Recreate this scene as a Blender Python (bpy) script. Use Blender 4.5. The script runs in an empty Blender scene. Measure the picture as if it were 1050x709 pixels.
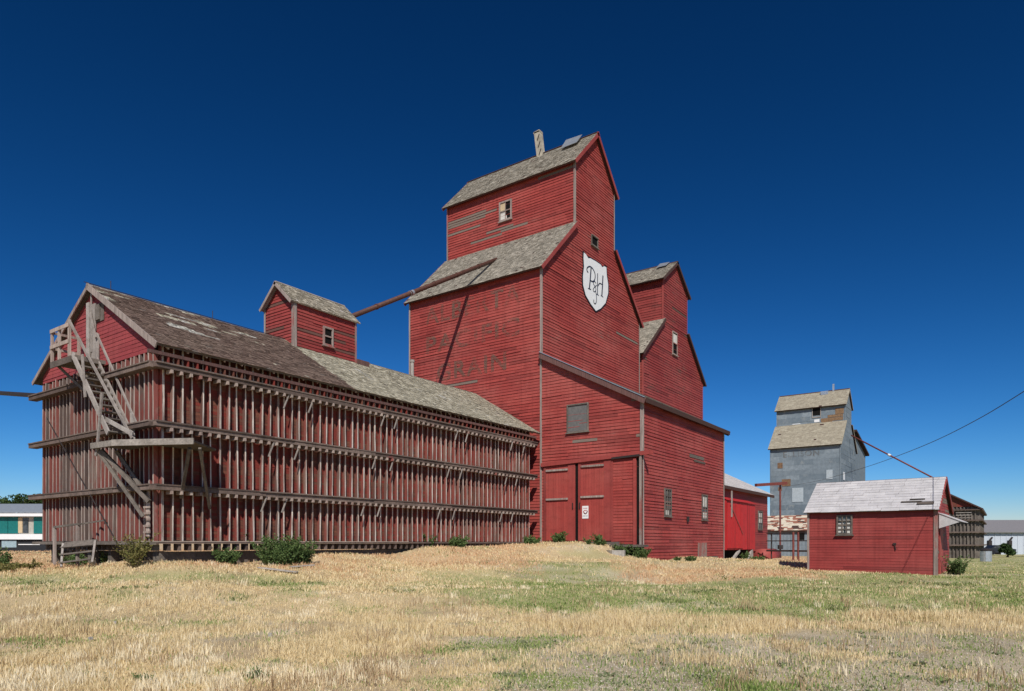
import bpy, math, random
import numpy as np
from mathutils import Vector, Matrix
random.seed(7); rng = np.random.default_rng(7)
sc = bpy.context.scene
COL = sc.collection
R = math.radians
HEAD = R(35.35)                      # camera heading, counter-clockwise from +Y

# ------------------------------------------------------------------ helpers
def tag(o, label=None, cat=None, group=None, kind=None):
    if label: o['label'] = label
    if cat: o['category'] = cat
    if group: o['group'] = group
    if kind: o['kind'] = kind
    return o

def thing(name, loc, label, cat, group=None, rz=0.0):
    o = bpy.data.objects.new(name, None); COL.objects.link(o)
    o.location = loc; o.rotation_euler = (0, 0, rz); o.empty_display_size = .3
    return tag(o, label, cat, group)

class MB:
    def __init__(s): s.v = []; s.f = []; s.r = []
    def face(s, pts, r=.5):
        n = len(s.v); s.v += [tuple(p) for p in pts]
        s.f.append(tuple(range(n, n + len(pts)))); s.r.append(r)
    def hexa(s, c, r=None):          # 8 corners: bottom 4 ccw, top 4 ccw
        if r is None: r = random.random()
        n = len(s.v); s.v += [tuple(p) for p in c]
        for q in ((3,2,1,0),(4,5,6,7),(0,1,5,4),(1,2,6,5),(2,3,7,6),(3,0,4,7)):
            s.f.append(tuple(n + i for i in q)); s.r.append(r)
    def box(s, a, b, r=None):
        x0,y0,z0 = [min(i,j) for i,j in zip(a,b)]; x1,y1,z1 = [max(i,j) for i,j in zip(a,b)]
        s.hexa([(x0,y0,z0),(x1,y0,z0),(x1,y1,z0),(x0,y1,z0),(x0,y0,z1),(x1,y0,z1),(x1,y1,z1),(x0,y1,z1)], r)
    def beam(s, p, q, w, h, up=(0,0,1), r=None):   # w across, h along 'up'
        p = Vector(p); q = Vector(q); d = (q - p).normalized(); up = Vector(up)
        a = d.cross(up)
        if a.length < 1e-4: a = d.cross(Vector((0,1,0)))
        a.normalize(); b = a.cross(d).normalized()
        a *= w/2; b *= h/2
        s.hexa([p-a-b, p+a-b, q+a-b, q-a-b, p-a+b, p+a+b, q+a+b, q-a+b], r)
    def tube(s, pts, rad, n=10, r=None, cap=True):
        if r is None: r = random.random()
        pts = [Vector(p) for p in pts]; rings = []
        for i, p in enumerate(pts):
            d = (pts[min(i+1, len(pts)-1)] - pts[max(i-1, 0)]).normalized()
            a = d.orthogonal().normalized() if abs(d.z) > .99 else d.cross(Vector((0,0,1))).normalized()
            b = a.cross(d)
            rr = rad[i] if isinstance(rad, (list, tuple)) else rad
            base = len(s.v)
            for k in range(n):
                t = 2*math.pi*k/n
                s.v.append(tuple(p + a*(rr*math.cos(t)) + b*(rr*math.sin(t))))
            rings.append(base)
        for i in range(len(rings)-1):
            for k in range(n):
                k2 = (k+1) % n
                s.f.append((rings[i]+k, rings[i+1]+k, rings[i+1]+k2, rings[i]+k2)); s.r.append(r)
        if cap:
            s.f.append(tuple(rings[0]+k for k in range(n))); s.r.append(r)
            s.f.append(tuple(rings[-1]+k for k in reversed(range(n)))); s.r.append(r)
    def build(s, name, mat, parent=None, smooth=False, loc=None):
        me = bpy.data.meshes.new(name)
        o = bpy.data.objects.new(name, me); COL.objects.link(o)
        if parent:
            M = Matrix.Identity(4); p = parent; chain = []
            while p: chain.append(p); p = p.parent
            for c in reversed(chain): M = M @ (Matrix.Translation(c.location) @ Matrix.Rotation(c.rotation_euler[2], 4, 'Z'))
            inv = M.inverted(); vs = [tuple(inv @ Vector(v)) for v in s.v]
            o.parent = parent
        elif loc is not None:
            vs = [(v[0]-loc[0], v[1]-loc[1], v[2]-loc[2]) for v in s.v]; o.location = loc
        else: vs = s.v
        me.from_pydata(vs, [], s.f); me.update()
        at = me.attributes.new('rnd', 'FLOAT', 'FACE'); at.data.foreach_set('value', s.r)
        me.materials.append(mat)
        if smooth: me.polygons.foreach_set('use_smooth', [True]*len(me.polygons))
        return o

def split(mb, name, mat, parent):
    out = []
    for i in range(len(mb.v)//8):
        q = MB(); q.v = mb.v[8*i:8*i+8]; q.f = [tuple(j-8*i for j in f) for f in mb.f[6*i:6*i+6]]; q.r = mb.r[6*i:6*i+6]
        out.append(q.build(name, mat, parent))
    return out

class Face:                          # a wall plane: u along it, z up, n outwards (u x z = n)
    def __init__(s, O, U): 
        s.O = Vector(O); s.U = Vector(U).normalized(); s.N = s.U.cross(Vector((0,0,1)))
    def p(s, u, z, n=0.): return s.O + s.U*u + Vector((0,0,z)) + s.N*n
    def box(s, mb, u0, u1, z0, z1, n0, n1, r=None):
        p = s.p
        mb.hexa([p(u0,z0,n1),p(u1,z0,n1),p(u1,z0,n0),p(u0,z0,n0),p(u0,z1,n1),p(u1,z1,n1),p(u1,z1,n0),p(u0,z1,n0)], r)
    def beam(s, mb, a, b, w, t, n=0., r=None):     # in-plane bar from a to b, width w, thickness t centred at n
        mb.beam(s.p(a[0],a[1],n), s.p(b[0],b[1],n), w, t, up=s.N, r=r)
def faceX(x): return Face((x,0,0),(0,1,0))         # faces +X, u = Y
def faceY(y): return Face((0,y,0),(1,0,0))         # faces -Y, u = X

def span(poly, z):                   # horizontal extent of a polygon at height z
    xs = []
    n = len(poly)
    for i in range(n):
        (a, za), (b, zb) = poly[i], poly[(i+1) % n]
        if (za <= z < zb) or (zb <= z < za):
            xs.append(a + (b-a)*(z-za)/(zb-za))
    return (min(xs), max(xs)) if xs else None

def clapboard(mb, F, poly, pitch=.17, lip=.026, bare=None, lmin=2.4, lmax=5.0, core=True, gaps=.035):
    zs = [p[1] for p in poly]; z = min(zs); zt = max(zs); k = 0
    while z < zt - .01:
        z1 = min(z + pitch, zt)
        a = span(poly, z + .002); b = span(poly, z1 - .002)
        if a and b:
            lo = min(a[0], b[0]); hi = max(a[1], b[1]); u = lo; u -= random.uniform(0, lmax)
            while u < hi:
                L = random.uniform(lmin, lmax); e = u + L
                ab, bb = max(u, a[0]), min(e, a[1]); at, bt = max(u, b[0]), min(e, b[1])
                if bb > ab + .01 or bt > at + .01:
                    if bb < ab: ab = bb = (ab+bb)/2
                    if bt < at: at = bt = (at+bt)/2
                    r = random.random()
                    if bare and bare((max(ab,at)+min(bb,bt))/2, z): r = 2. + random.random()
                    o = lip*random.uniform(.7, 1.25); j0 = random.uniform(-.010, .010); j1 = random.uniform(-.006,.006)
                    if random.random() < gaps: o += .014; j0 -= .022
                    P = [F.p(ab, z+j0, o), F.p(bb, z+j1, o), F.p(bt, z1+.004, .003), F.p(at, z1+.004, .003)]
                    mb.face(P, r)
                    mb.face([F.p(ab, z+j0, 0), F.p(bb, z+j1, 0), P[1], P[0]], r)
                u = e
        z = z1; k += 1
    if core: mb.face([F.p(u, z, -.004) for u, z in poly], .5)

def roof_plane(mb, shb, P, A, L, S, H, thick=.1, pitch=.16, wid=(.1,.28), miss=.0, patch=None, over=.03, curl=.022):
    """slab from eave corner P along A (length L) and up slope S (length H); shb gets the shingles"""
    P = Vector(P); A = Vector(A).normalized(); S = Vector(S).normalized(); N = A.cross(S).normalized()
    if N.z < 0: N = -N
    a, b, t = A*L, S*H, N*thick
    mb.hexa([P-t, P+a-t, P+a+b-t, P+b-t, P, P+a, P+a+b, P+b] if A.cross(S).z > 0 else [P-t, P+b-t, P+a+b-t, P+a-t, P, P+b, P+a+b, P+a])
    if shb is None: return
    s = -over; row = 0
    while s < H - .02:
        s1 = min(s + pitch*1.12, H); u = -random.uniform(0, wid[1])
        while u < L:
            w = random.uniform(*wid); u0, u1 = max(u, 0), min(u + w - .006, L)
            r = random.random()
            if u1 > u0 + .01 and random.random() > miss:
                if patch: 
                    q = patch((u0+u1)/2, s)
                    if q is None: u += w; continue
                    r = q + r*.999
                e = .012 + random.uniform(0, curl); ds = random.uniform(-.012, .012)
                e2 = e + random.uniform(-.004, .006)
                a0 = P + A*u0 + S*(s+ds) + N*e; a1 = P + A*u1 + S*(s+ds) + N*e2
                b0 = P + A*u0 + S*s1 + N*.004; b1 = P + A*u1 + S*s1 + N*.004
                if A.cross(S).z > 0: shb.face([a0,a1,b1,b0], r); shb.face([P+A*u0+S*(s+ds)+N*.001, P+A*u1+S*(s+ds)+N*.001, a1, a0], r)
                else: shb.face([a0,b0,b1,a1], r); shb.face([P+A*u0+S*(s+ds)+N*.001, a0, a1, P+A*u1+S*(s+ds)+N*.001], r)
            u += w
        s += pitch; row += 1

# ------------------------------------------------------------------ materials
class NT:
    def __init__(s, name):
        m = bpy.data.materials.new(name); m.use_nodes = True; s.m = m; s.t = m.node_tree
        s.t.nodes.clear(); s.out = s.n('ShaderNodeOutputMaterial'); s.b = s.n('ShaderNodeBsdfPrincipled')
        s.l(s.b.outputs[0], s.out.inputs[0])
        s.tc = s.n('ShaderNodeTexCoord').outputs['Object']
    def n(s, t, **k):
        x = s.t.nodes.new(t)
        for a, v in k.items(): setattr(x, a, v)
        return x
    def l(s, a, b): s.t.links.new(a, b)
    def attr(s, name='rnd', out='Fac'): return s.n('ShaderNodeAttribute', attribute_name=name).outputs[out]
    def noise(s, scale, vec=(1,1,1), detail=4, rough=.6, off=(0,0,0)):
        mp = s.n('ShaderNodeMapping'); mp.inputs['Scale'].default_value = vec; mp.inputs['Location'].default_value = off
        s.l(s.tc, mp.inputs[0]); x = s.n('ShaderNodeTexNoise'); x.inputs['Scale'].default_value = scale
        x.inputs['Detail'].default_value = detail; x.inputs['Roughness'].default_value = rough
        s.l(mp.outputs[0], x.inputs[0]); return x.outputs['Fac']
    def mr(s, v, a, b, c=0, d=1, clamp=True):
        x = s.n('ShaderNodeMapRange', clamp=clamp); 
        for i, q in zip((1,2,3,4), (a,b,c,d)): x.inputs[i].default_value = q
        s.l(v, x.inputs[0]); return x.outputs[0]
    def math(s, op, a, b=0.):
        x = s.n('ShaderNodeMath', operation=op)
        for i, q in enumerate((a,b)):
            if isinstance(q, (int, float)): x.inputs[i].default_value = q
            else: s.l(q, x.inputs[i])
        return x.outputs[0]
    def mix(s, f, a, b, mode='MIX'):
        x = s.n('ShaderNodeMix', data_type='RGBA', blend_type=mode)
        for i, q in ((0,f),(6,a),(7,b)):
            if isinstance(q, (int, float)): x.inputs[i].default_value = q
            elif isinstance(q, (tuple, list)): x.inputs[i].default_value = (*q[:3], 1)
            else: s.l(q, x.inputs[i])
        return x.outputs[2]
    def bump(s, h, st=.4, d=.02):
        x = s.n('ShaderNodeBump'); x.inputs['Strength'].default_value = st; x.inputs['Distance'].default_value = d
        s.l(h, x.inputs['Height']); s.l(x.outputs[0], s.b.inputs['Normal'])
    def fin(s, col, rough=.85, spec=.2, metal=0.):
        if isinstance(col, (tuple, list)): s.b.inputs['Base Color'].default_value = (*col[:3], 1)
        else: s.l(col, s.b.inputs['Base Color'])
        if isinstance(rough, (int, float)): s.b.inputs['Roughness'].default_value = rough
        else: s.l(rough, s.b.inputs['Roughness'])
        s.b.inputs['Specular IOR Level'].default_value = spec; s.b.inputs['Metallic'].default_value = metal
        return s.m

def painted(name, c1, c2, wood=(.20,.17,.14), wear=.62, horiz=True, fine=1., fade=(.42,.13,.11), fadeamt=.35, spec=.22, wood2=(.09,.07,.055)):
    s = NT(name); st = (.5,.5,9) if horiz else (9,9,.5)
    r = s.attr()
    rf = s.math('FRACT', r)
    n1 = s.noise(1.6*fine, st, 6, .68); n2 = s.noise(.35, (1,1,1.3), 5, .6, (3,1,7)); n3 = s.noise(22, (1,1,1) if not horiz else (.4,.4,2), 3)
    c = s.mix(rf, c1, c2)
    c = s.mix(s.mr(rf, .90, .95, 0, .45), c, tuple(.40*x for x in c1))
    c = s.mix(s.mr(n2, .42, .72, 0, fadeamt), c, fade)                       # chalky fade in large patches
    dk = s.noise(2.3, (.6,.6,1.5), 5, .7, (9,2,2))
    c = s.mix(s.mr(dk, .5, .75, 0, .5), c, tuple(.45*x for x in c1))
    vs = s.noise(2.2, (3,3,.16), 4, .6, (2,2,2)); c = s.mix(s.mr(vs, .50, .72, 0, .38), c, tuple(.5*x for x in c1))
    wm = s.math('ADD', n1, s.math('MULTIPLY', n2, .35))
    wm = s.math('ADD', wm, s.math('MULTIPLY', rf, .10))
    wm = s.mr(wm, wear+.18, wear+.26)
    wm = s.math('MAXIMUM', wm, s.math('MULTIPLY', s.mr(r, 1.4, 1.6), s.mr(n3, .3, .5, .55, 1)))
    wc = s.mix(n3, wood2, wood)
    wc = s.mix(s.mr(n1, .3, .7), wc, wood)
    c = s.mix(wm, c, wc)
    c = s.mix(s.mr(n3, .3, .8, 0, .18), c, (.02,.012,.01), 'MIX')
    s.bump(s.math('ADD', n3, s.math('MULTIPLY', wm, -.5)), .35, .008)
    return s.fin(c, s.mr(wm, 0, 1, .62, .92), spec)

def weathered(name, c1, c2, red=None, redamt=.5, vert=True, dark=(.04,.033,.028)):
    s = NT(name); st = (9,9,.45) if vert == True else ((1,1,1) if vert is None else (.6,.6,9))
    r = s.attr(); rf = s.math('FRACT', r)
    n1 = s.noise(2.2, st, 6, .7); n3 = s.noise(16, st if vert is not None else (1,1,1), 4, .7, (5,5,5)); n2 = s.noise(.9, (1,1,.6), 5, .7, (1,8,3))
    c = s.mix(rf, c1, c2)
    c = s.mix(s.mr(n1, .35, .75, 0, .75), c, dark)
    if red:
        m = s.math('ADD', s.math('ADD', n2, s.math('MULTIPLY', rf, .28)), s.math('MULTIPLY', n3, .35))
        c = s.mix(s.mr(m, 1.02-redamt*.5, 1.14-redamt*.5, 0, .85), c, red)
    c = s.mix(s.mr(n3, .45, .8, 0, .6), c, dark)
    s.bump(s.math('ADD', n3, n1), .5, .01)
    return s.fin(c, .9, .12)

RED = painted('red siding paint', (.35,.058,.048), (.26,.041,.036), wear=.73, fade=(.46,.14,.115), fadeamt=.45)
RED_W = painted('red siding paint weathered', (.31,.050,.044), (.22,.034,.032), wear=.66, fadeamt=.3, wood=(.13,.07,.055), wood2=(.05,.03,.025))
RED_V = painted('red door paint', (.38,.066,.055), (.32,.052,.045), wear=.78, horiz=False, fade=(.45,.15,.12))
RED_TRIM = painted('red trim paint', (.33,.058,.050), (.27,.046,.042), wear=.70)
RED_SHED = painted('shed red paint', (.31,.048,.043), (.25,.038,.036), wear=.77, fade=(.40,.12,.10))
RED_BRIGHT = painted('bright red metal paint', (.50,.022,.024), (.44,.02,.022), wear=.9, horiz=False, fadeamt=.05, spec=.4)
GABLE_RED = painted('gable red paint', (.33,.060,.062), (.26,.046,.05), wear=.80)
TRIM_GREY = weathered('grey trim boards', (.46,.38,.34), (.32,.25,.22), red=(.32,.09,.08), redamt=.30)
DARK_TRIM = weathered('dark fascia boards', (.10,.05,.045), (.07,.035,.03))
DARK_TRIM2 = weathered('faded fascia', (.20,.10,.09), (.14,.075,.07))
STUD = weathered('cribbing stud wood', (.60,.49,.42), (.38,.28,.24), red=(.30,.075,.062), redamt=.12)
STUD_DARK = weathered('gable stud wood', (.30,.235,.205), (.17,.125,.11), red=(.22,.055,.048), redamt=.16)
def stud_mat(name, side1, side2, front, red, redlo, redhi):  # fronts bleached and brightened, sides darkened: light-and-shade contrast put into the colour
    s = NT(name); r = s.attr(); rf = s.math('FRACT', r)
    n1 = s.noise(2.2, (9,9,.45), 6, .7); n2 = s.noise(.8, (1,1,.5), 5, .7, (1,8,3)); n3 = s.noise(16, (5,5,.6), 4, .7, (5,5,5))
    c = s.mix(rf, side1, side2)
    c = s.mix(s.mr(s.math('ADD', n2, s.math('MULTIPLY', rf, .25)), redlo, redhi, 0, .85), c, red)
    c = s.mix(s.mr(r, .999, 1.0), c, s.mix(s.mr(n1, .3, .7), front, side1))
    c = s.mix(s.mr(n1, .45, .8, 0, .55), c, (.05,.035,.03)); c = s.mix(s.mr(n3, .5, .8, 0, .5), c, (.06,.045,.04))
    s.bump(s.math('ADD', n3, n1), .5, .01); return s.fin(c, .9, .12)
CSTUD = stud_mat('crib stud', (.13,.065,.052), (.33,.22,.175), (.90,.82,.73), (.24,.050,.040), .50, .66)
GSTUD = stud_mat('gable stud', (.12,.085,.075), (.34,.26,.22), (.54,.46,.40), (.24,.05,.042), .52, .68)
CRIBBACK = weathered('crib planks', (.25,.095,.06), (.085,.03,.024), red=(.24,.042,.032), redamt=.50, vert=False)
WALER = weathered('waler planks', (.26,.195,.165), (.12,.085,.072), red=(.24,.05,.05), redamt=-.1, vert=None)
STAIRWOOD = weathered('bleached stair wood', (.50,.46,.42), (.34,.30,.27), vert=None, dark=(.12,.10,.09))
LANDWOOD = weathered('landing board wood', (.36,.32,.28), (.24,.21,.185), vert=None)
OLDWOOD = weathered('old grey wood', (.24,.21,.18), (.14,.115,.10), vert=None)
SH_GREY = weathered('grey cedar shingles', (.48,.435,.36), (.31,.28,.23), vert=None, dark=(.08,.072,.055))
SH_LIGHT = weathered('pale cedar shingles', (.58,.52,.42), (.36,.32,.25), vert=None, dark=(.10,.09,.07))
def barn_shingle():
    s = NT('mixed barn shingles'); r = s.attr(); rf = s.math('FRACT', r)
    n = s.noise(7, (1,1,1), 4, .7); n2 = s.noise(.6, (1,.5,1), 4, .6)
    br = s.mix(rf, (.150,.100,.082), (.205,.145,.118)); br = s.mix(s.mr(n2, .4, .7, 0, .5), br, (.22,.165,.13))
    gr = s.mix(rf, (.32,.29,.22), (.56,.52,.41)); pale = s.mix(rf, (.42,.40,.34), (.60,.58,.53))
    c = s.mix(s.mr(r, .99, 1.0), br, gr); c = s.mix(s.mr(r, 1.99, 2.0), c, pale)
    c = s.mix(s.mr(n, .45, .8, 0, .7), c, (.05,.04,.03)); s.bump(n, .4, .01)
    return s.fin(c, .9, .1)
SH_BARN = barn_shingle()
GREYMETAL = weathered('grey tin cladding', (.26,.30,.33), (.15,.185,.215), red=(.30,.31,.30), redamt=.1, vert=None, dark=(.11,.14,.165))
TINROOF = weathered('pale roof sheets', (.58,.56,.56), (.50,.48,.49), vert=None, dark=(.32,.31,.31))
def plain(name, c, rough=.6, metal=0., spec=.3, var=.25):
    s = NT(name); n = s.noise(6, (1,1,1), 5, .7)
    col = s.mix(s.mr(n, .35, .7), c, tuple(x*(1-var) for x in c)); s.bump(n, .15, .01)
    return s.fin(col, rough, spec, metal)
VOID = plain('dark opening', (.012,.011,.011), .9, 0, .05)
def glass():
    s = NT('window glass'); n = s.noise(3, (1,1,1), 3)
    s.bump(n, .08, .02); return s.fin(s.mix(s.mr(n,.4,.6), (.02,.025,.03), (.06,.07,.08)), .12, .5)
GLASS = glass()
CURTAIN = plain('pale boarding', (.62,.60,.55), .8)
BUFF = plain('buff board', (.55,.42,.26), .8)
WHITE = plain('white paint', (.74,.74,.74), .5, var=.08)
BLACK = plain('black paint', (.012,.012,.016), .5)
INK = plain('dark blue ink', (.03,.035,.06), .6)
REDINK = plain('sign red', (.45,.03,.03), .6)
RUST = plain('rusty pipe', (.115,.050,.036), .65, .1, var=.5)
PIPERED = plain('red oxide pipe', (.20,.055,.045), .6, .1, var=.4)
STEEL = plain('dark steel', (.05,.04,.038), .6, .4)
GALV = plain('galvanised sheet', (.52,.55,.58), .35, .6, var=.3)
SHUT = plain('grey shutter board', (.145,.14,.135), .8, var=.3)
CONC = plain('old concrete', (.40,.37,.33), .9, var=.4)

# ------------------------------------------------------------------ ground
CTRL = [(-4.0,5.7,0.01),(-8.3,2.7,0.01),(0.2,8.7,0.01),(-15.3,5.1,0.0),(-10.9,8.2,-0.02),(-6.4,11.4,-0.02),(-1.9,14.6,-0.02),(0.3,16.1,-0.02),(-21.3,8.2,0.35),(-28.1,10.7,0.69),(-28.9,11.4,0.77),(-21.3,11.1,0.93),(-17.4,9.1,0.44),(-15.9,12.0,0.35),(-19.2,14.6,0.72),(-22.2,16.8,1.13),(-21,16.8,1.08),(-13.3,15.1,0.29),(-17.3,19.6,0.66),(-21.3,24.2,1.32),(-20.2,29.8,1.38),(-11.8,17.4,0.23),(-10.8,19.3,0.17),(-14.8,26.3,0.70),(-18.1,31.3,1.56),(-19.9,31.2,1.60),(-16.6,31.4,1.5),(-14.9,31.2,0.7),(-14.2,33.4,0.5),(-14.8,44.6,0.43),(-9.1,23.0,0.05),(-11.7,29.7,0.28),(-7.1,28.1,0.25),(-11.9,46.8,0.24),(-3.6,26.9,0.08),(-4.5,32.4,0.24),(-2.2,32.7,0.2),(-0.8,27.6,0.11),(-1.2,43.3,0.08),(-1.4,72.6,-0.19),(1.0,104.9,-0.41),(-52.1,18.2,0.87),(-49.9,13.6,0.77),(-30,25,1.0),(-30,45,1.0),(-18,75,-.05),(-18,103,-.2),(0,0,0),(5,0,0),(0,-8,0),(12,25,0),(25,60,-.2),(-12,-6,0),(-25,0,.2),(-35,8,.6)]
CT = np.array(CTRL)
def gz(x, y):
    x = np.asarray(x, float); y = np.asarray(y, float); sh = x.shape
    xf, yf = x.ravel(), y.ravel(); out = np.zeros_like(xf)
    for i in range(0, len(xf), 20000):
        dx = xf[i:i+20000, None] - CT[None,:,0]; dy = yf[i:i+20000, None] - CT[None,:,1]
        d2 = dx*dx + dy*dy; w = 1/(d2 + 1.2)**1.9
        w = w*np.exp(-d2/8000)+1e-12*(1)
        out[i:i+20000] = (w*CT[None,:,2]).sum(1)/w.sum(1)
    rr = np.hypot(xf, yf); out = out*np.clip(1.6-rr/300, 0, 1) - .35*np.clip(rr/200-.6, 0, 1)
    out += .02*np.sin(xf*1.3+yf*.7)*np.sin(yf*1.1-xf*.4) + .012*np.sin(xf*3.1)*np.sin(yf*2.7+1)
    return out.reshape(sh)
def gzz(x, y): return float(gz(np.array([x]), np.array([y]))[0])

def vnoise(x, y, s, seed=0):         # cheap value noise
    x = x/s; y = y/s; xi = np.floor(x).astype(int); yi = np.floor(y).astype(int); fx = x-xi; fy = y-yi
    fx = fx*fx*(3-2*fx); fy = fy*fy*(3-2*fy)
    def h(a, b):
        v = np.sin(a*127.1 + b*311.7 + seed*74.7)*43758.5453; return v-np.floor(v)
    return (h(xi,yi)*(1-fx)+h(xi+1,yi)*fx)*(1-fy) + (h(xi,yi+1)*(1-fx)+h(xi+1,yi+1)*fx)*fy
def fbm(x, y, s, seed=0): return (vnoise(x,y,s,seed)+.5*vnoise(x,y,s/2.1,seed+1)+.25*vnoise(x,y,s/4.3,seed+2))/1.75
def ss(x, a, b): t = np.clip((x-a)/(b-a), 0, 1); return t*t*(3-2*t)

def zones(x, y):
    """weights of gravel, tall straw, green turf, orange dry patch, at ground points"""
    d = -x*math.sin(HEAD)+y*math.cos(HEAD); l = x*math.cos(HEAD)+y*math.sin(HEAD)
    a = l/np.maximum(d, .5)
    n = fbm(x, y, 2.2, 3); n2 = fbm(x, y, .8, 9); n4 = fbm(x, y, 5, 21)
    dw = d + (n-.5)*3.2 + (n4-.5)*5.0 + (n2-.5)*1.2
    edge = 11.2 + 1.0*np.clip(a, -.6, .6)
    grav = ss(a + (n4-.5)*.7, -.25, .12)*(1-ss(dw, edge-1.0, edge+.6))*ss(n2+.15, .25, .6)
    grav = np.maximum(grav, .75*ss(n, .62, .72)*(1-ss(dw, 11, 14))*ss(a, -.55, -.3))
    straw = np.clip(1-grav, 0, 1)
    green = ss(a+(n-.5)*.2, -.12, .04)*ss(dw, 14.0, 15.8)*(1-ss(dw, 27, 31)*(1-ss(a,.5,.56)))
    green = np.maximum(green, ss(dw, 17.0, 18.5)*(1-ss(dw, 19.4, 20.6))*(1-ss(a, -.3, -.2))*.8)
    green = np.maximum(green, .8*ss(a, .50, .56)*ss(dw, 24, 28)); green = np.maximum(green, .55*ss(n, .6, .68)*ss(d, 13, 20))
    green = np.maximum(green, .5*ss(fbm(x, y, 1.5, 31), .62, .72))
    orange = ss(dw, 24.5, 25.8)*(1-ss(dw, 31, 35))*ss(a, .12, .2)*(1-ss(a, .42, .46))
    orange = np.maximum(orange, ss(dw, 20.2, 21.8)*(1-ss(a, -.30, -.12)))
    orange = np.maximum(orange, ss(dw, 24.5, 27)*(1-ss(a, .0, .06))*ss(a, -.4, -.25)*.9)
    orange = np.maximum(orange, .7*ss(dw, 36, 40)*ss(a,.30,.34)*(1-ss(a,.46,.5)))
    orange = orange*ss(n+.25, .35, .6)
    green = green*(1-orange*.85)
    return grav, straw, green, orange, n, n2, d, a

def ground_color(x, y):
    g, s, gr, o, n, n2, d, a = zones(x, y)
    c = np.empty(x.shape+(3,)); 
    base = np.array([.56,.425,.235]); c[:] = base
    dirt = ss(n2, .5, .75)[...,None]; c = c*(1-dirt*.5)+np.array([.36,.27,.18])*dirt*.5
    c = c*(1-g[...,None])+np.array([.48,.405,.285])*g[...,None]
    gw = (gr*.75)[...,None]; c = c*(1-gw)+np.array([.28,.33,.11])*gw
    c = c*(1-o[...,None]*.8)+np.array([.58,.385,.22])*o[...,None]*.8
    big = fbm(x, y, 4.5, 51)[...,None]; c = c*(.80+.42*big)
    pl = ss(fbm(x, y, 1.7, 61), .60, .72)[...,None]*.45; c = c*(1-pl)+np.array([.62,.55,.43])*pl
    dk = ss(fbm(x, y, .9, 71), .66, .76)[...,None]*.45; c = c*(1-dk)+np.array([.20,.17,.10])*dk
    return c

def make_ground():
    ang = np.concatenate([np.arange(-58, 58, .22), np.arange(58, 302, 4)])
    rad = np.concatenate([[.6,1.2,2,3,4,5], 5.5*np.power(1.0225, np.arange(0, 175)), [300,380,500,700,1000,1500,2500,4000]])
    na, nr = len(ang), len(rad)
    th = HEAD - np.radians(ang)              # angle measured clockwise from the heading
    A, Rr = np.meshgrid(th, rad); X = -np.sin(A)*Rr; Y = np.cos(A)*Rr; Z = gz(X, Y)
    V = np.stack([X, Y, Z], -1).reshape(-1, 3); V = np.vstack([V, [[0,0,0]]])
    i = np.arange(nr-1)[:,None]; j = np.arange(na)[None,:]; j2 = (j+1) % na
    Q = np.stack([i*na+j, i*na+j2, (i+1)*na+j2, (i+1)*na+j], -1).reshape(-1,4)[:, ::-1]
    faces = Q.tolist() + [(nr*na, (k+1) % na, k) for k in range(na)]
    me = bpy.data.meshes.new('ground'); me.from_pydata(V.tolist(), [], faces); me.update()
    col = np.ones((len(V), 4)); col[:, :3] = ground_color(V[:,0], V[:,1])
    at = me.color_attributes.new('zone', 'FLOAT_COLOR', 'POINT'); at.data.foreach_set('color', col.ravel())
    me.polygons.foreach_set('use_smooth', [True]*len(me.polygons))
    o = bpy.data.objects.new('ground', me); COL.objects.link(o); o['kind'] = 'structure'
    s = NT('dry prairie soil'); zc = s.attr('zone', 'Color')
    n1 = s.noise(14, (1,1,1), 6, .75); n2 = s.noise(1.1, (1,1,1), 5, .7, (4,4,4)); n3 = s.noise(60, (1,1,1), 2)
    c = s.mix(s.mr(n1, .45, .75, 0, .5), zc, (.20,.155,.10)); c = s.mix(s.mr(s.noise(38,(1,1,1),3,.8,(7,1,3)), .52, .66, 0, .6), s.mix(s.mr(n3, .5, .7, 0, .6), c, (.66,.58,.43)), (.15,.11,.07))
    c = s.mix(s.mr(n2, .5, .7, 0, .3), c, (.40,.31,.18))
    s.bump(s.math('ADD', n1, n3), .7, .03); me.materials.append(s.fin(c, .95, .05))
make_ground()

def blade_mat(name, c1, c2, c3=None):
    s = NT(name); r = s.attr(); c = s.mix(s.math('FRACT', r), c1, c2)
    if c3: 
        n = s.noise(.5, (1,1,.1), 4); c = s.mix(s.mr(n, .45, .65, 0, .6), c, c3)
    tr = s.n('ShaderNodeBsdfTranslucent'); s.l(c, tr.inputs[0]); mx = s.n('ShaderNodeMixShader'); mx.inputs[0].default_value = .25
    m = s.fin(c, .7, .15); s.l(s.b.outputs[0], mx.inputs[1]); s.l(tr.outputs[0], mx.inputs[2]); s.l(mx.outputs[0], s.out.inputs[0])
    return m
STRAW = blade_mat('straw blades', (.58,.44,.22), (.88,.74,.47))
GREENG = blade_mat('green blades', (.11,.20,.04), (.36,.41,.14))
ORANGEG = blade_mat('rusty dry weeds', (.52,.31,.16), (.76,.52,.32))

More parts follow.
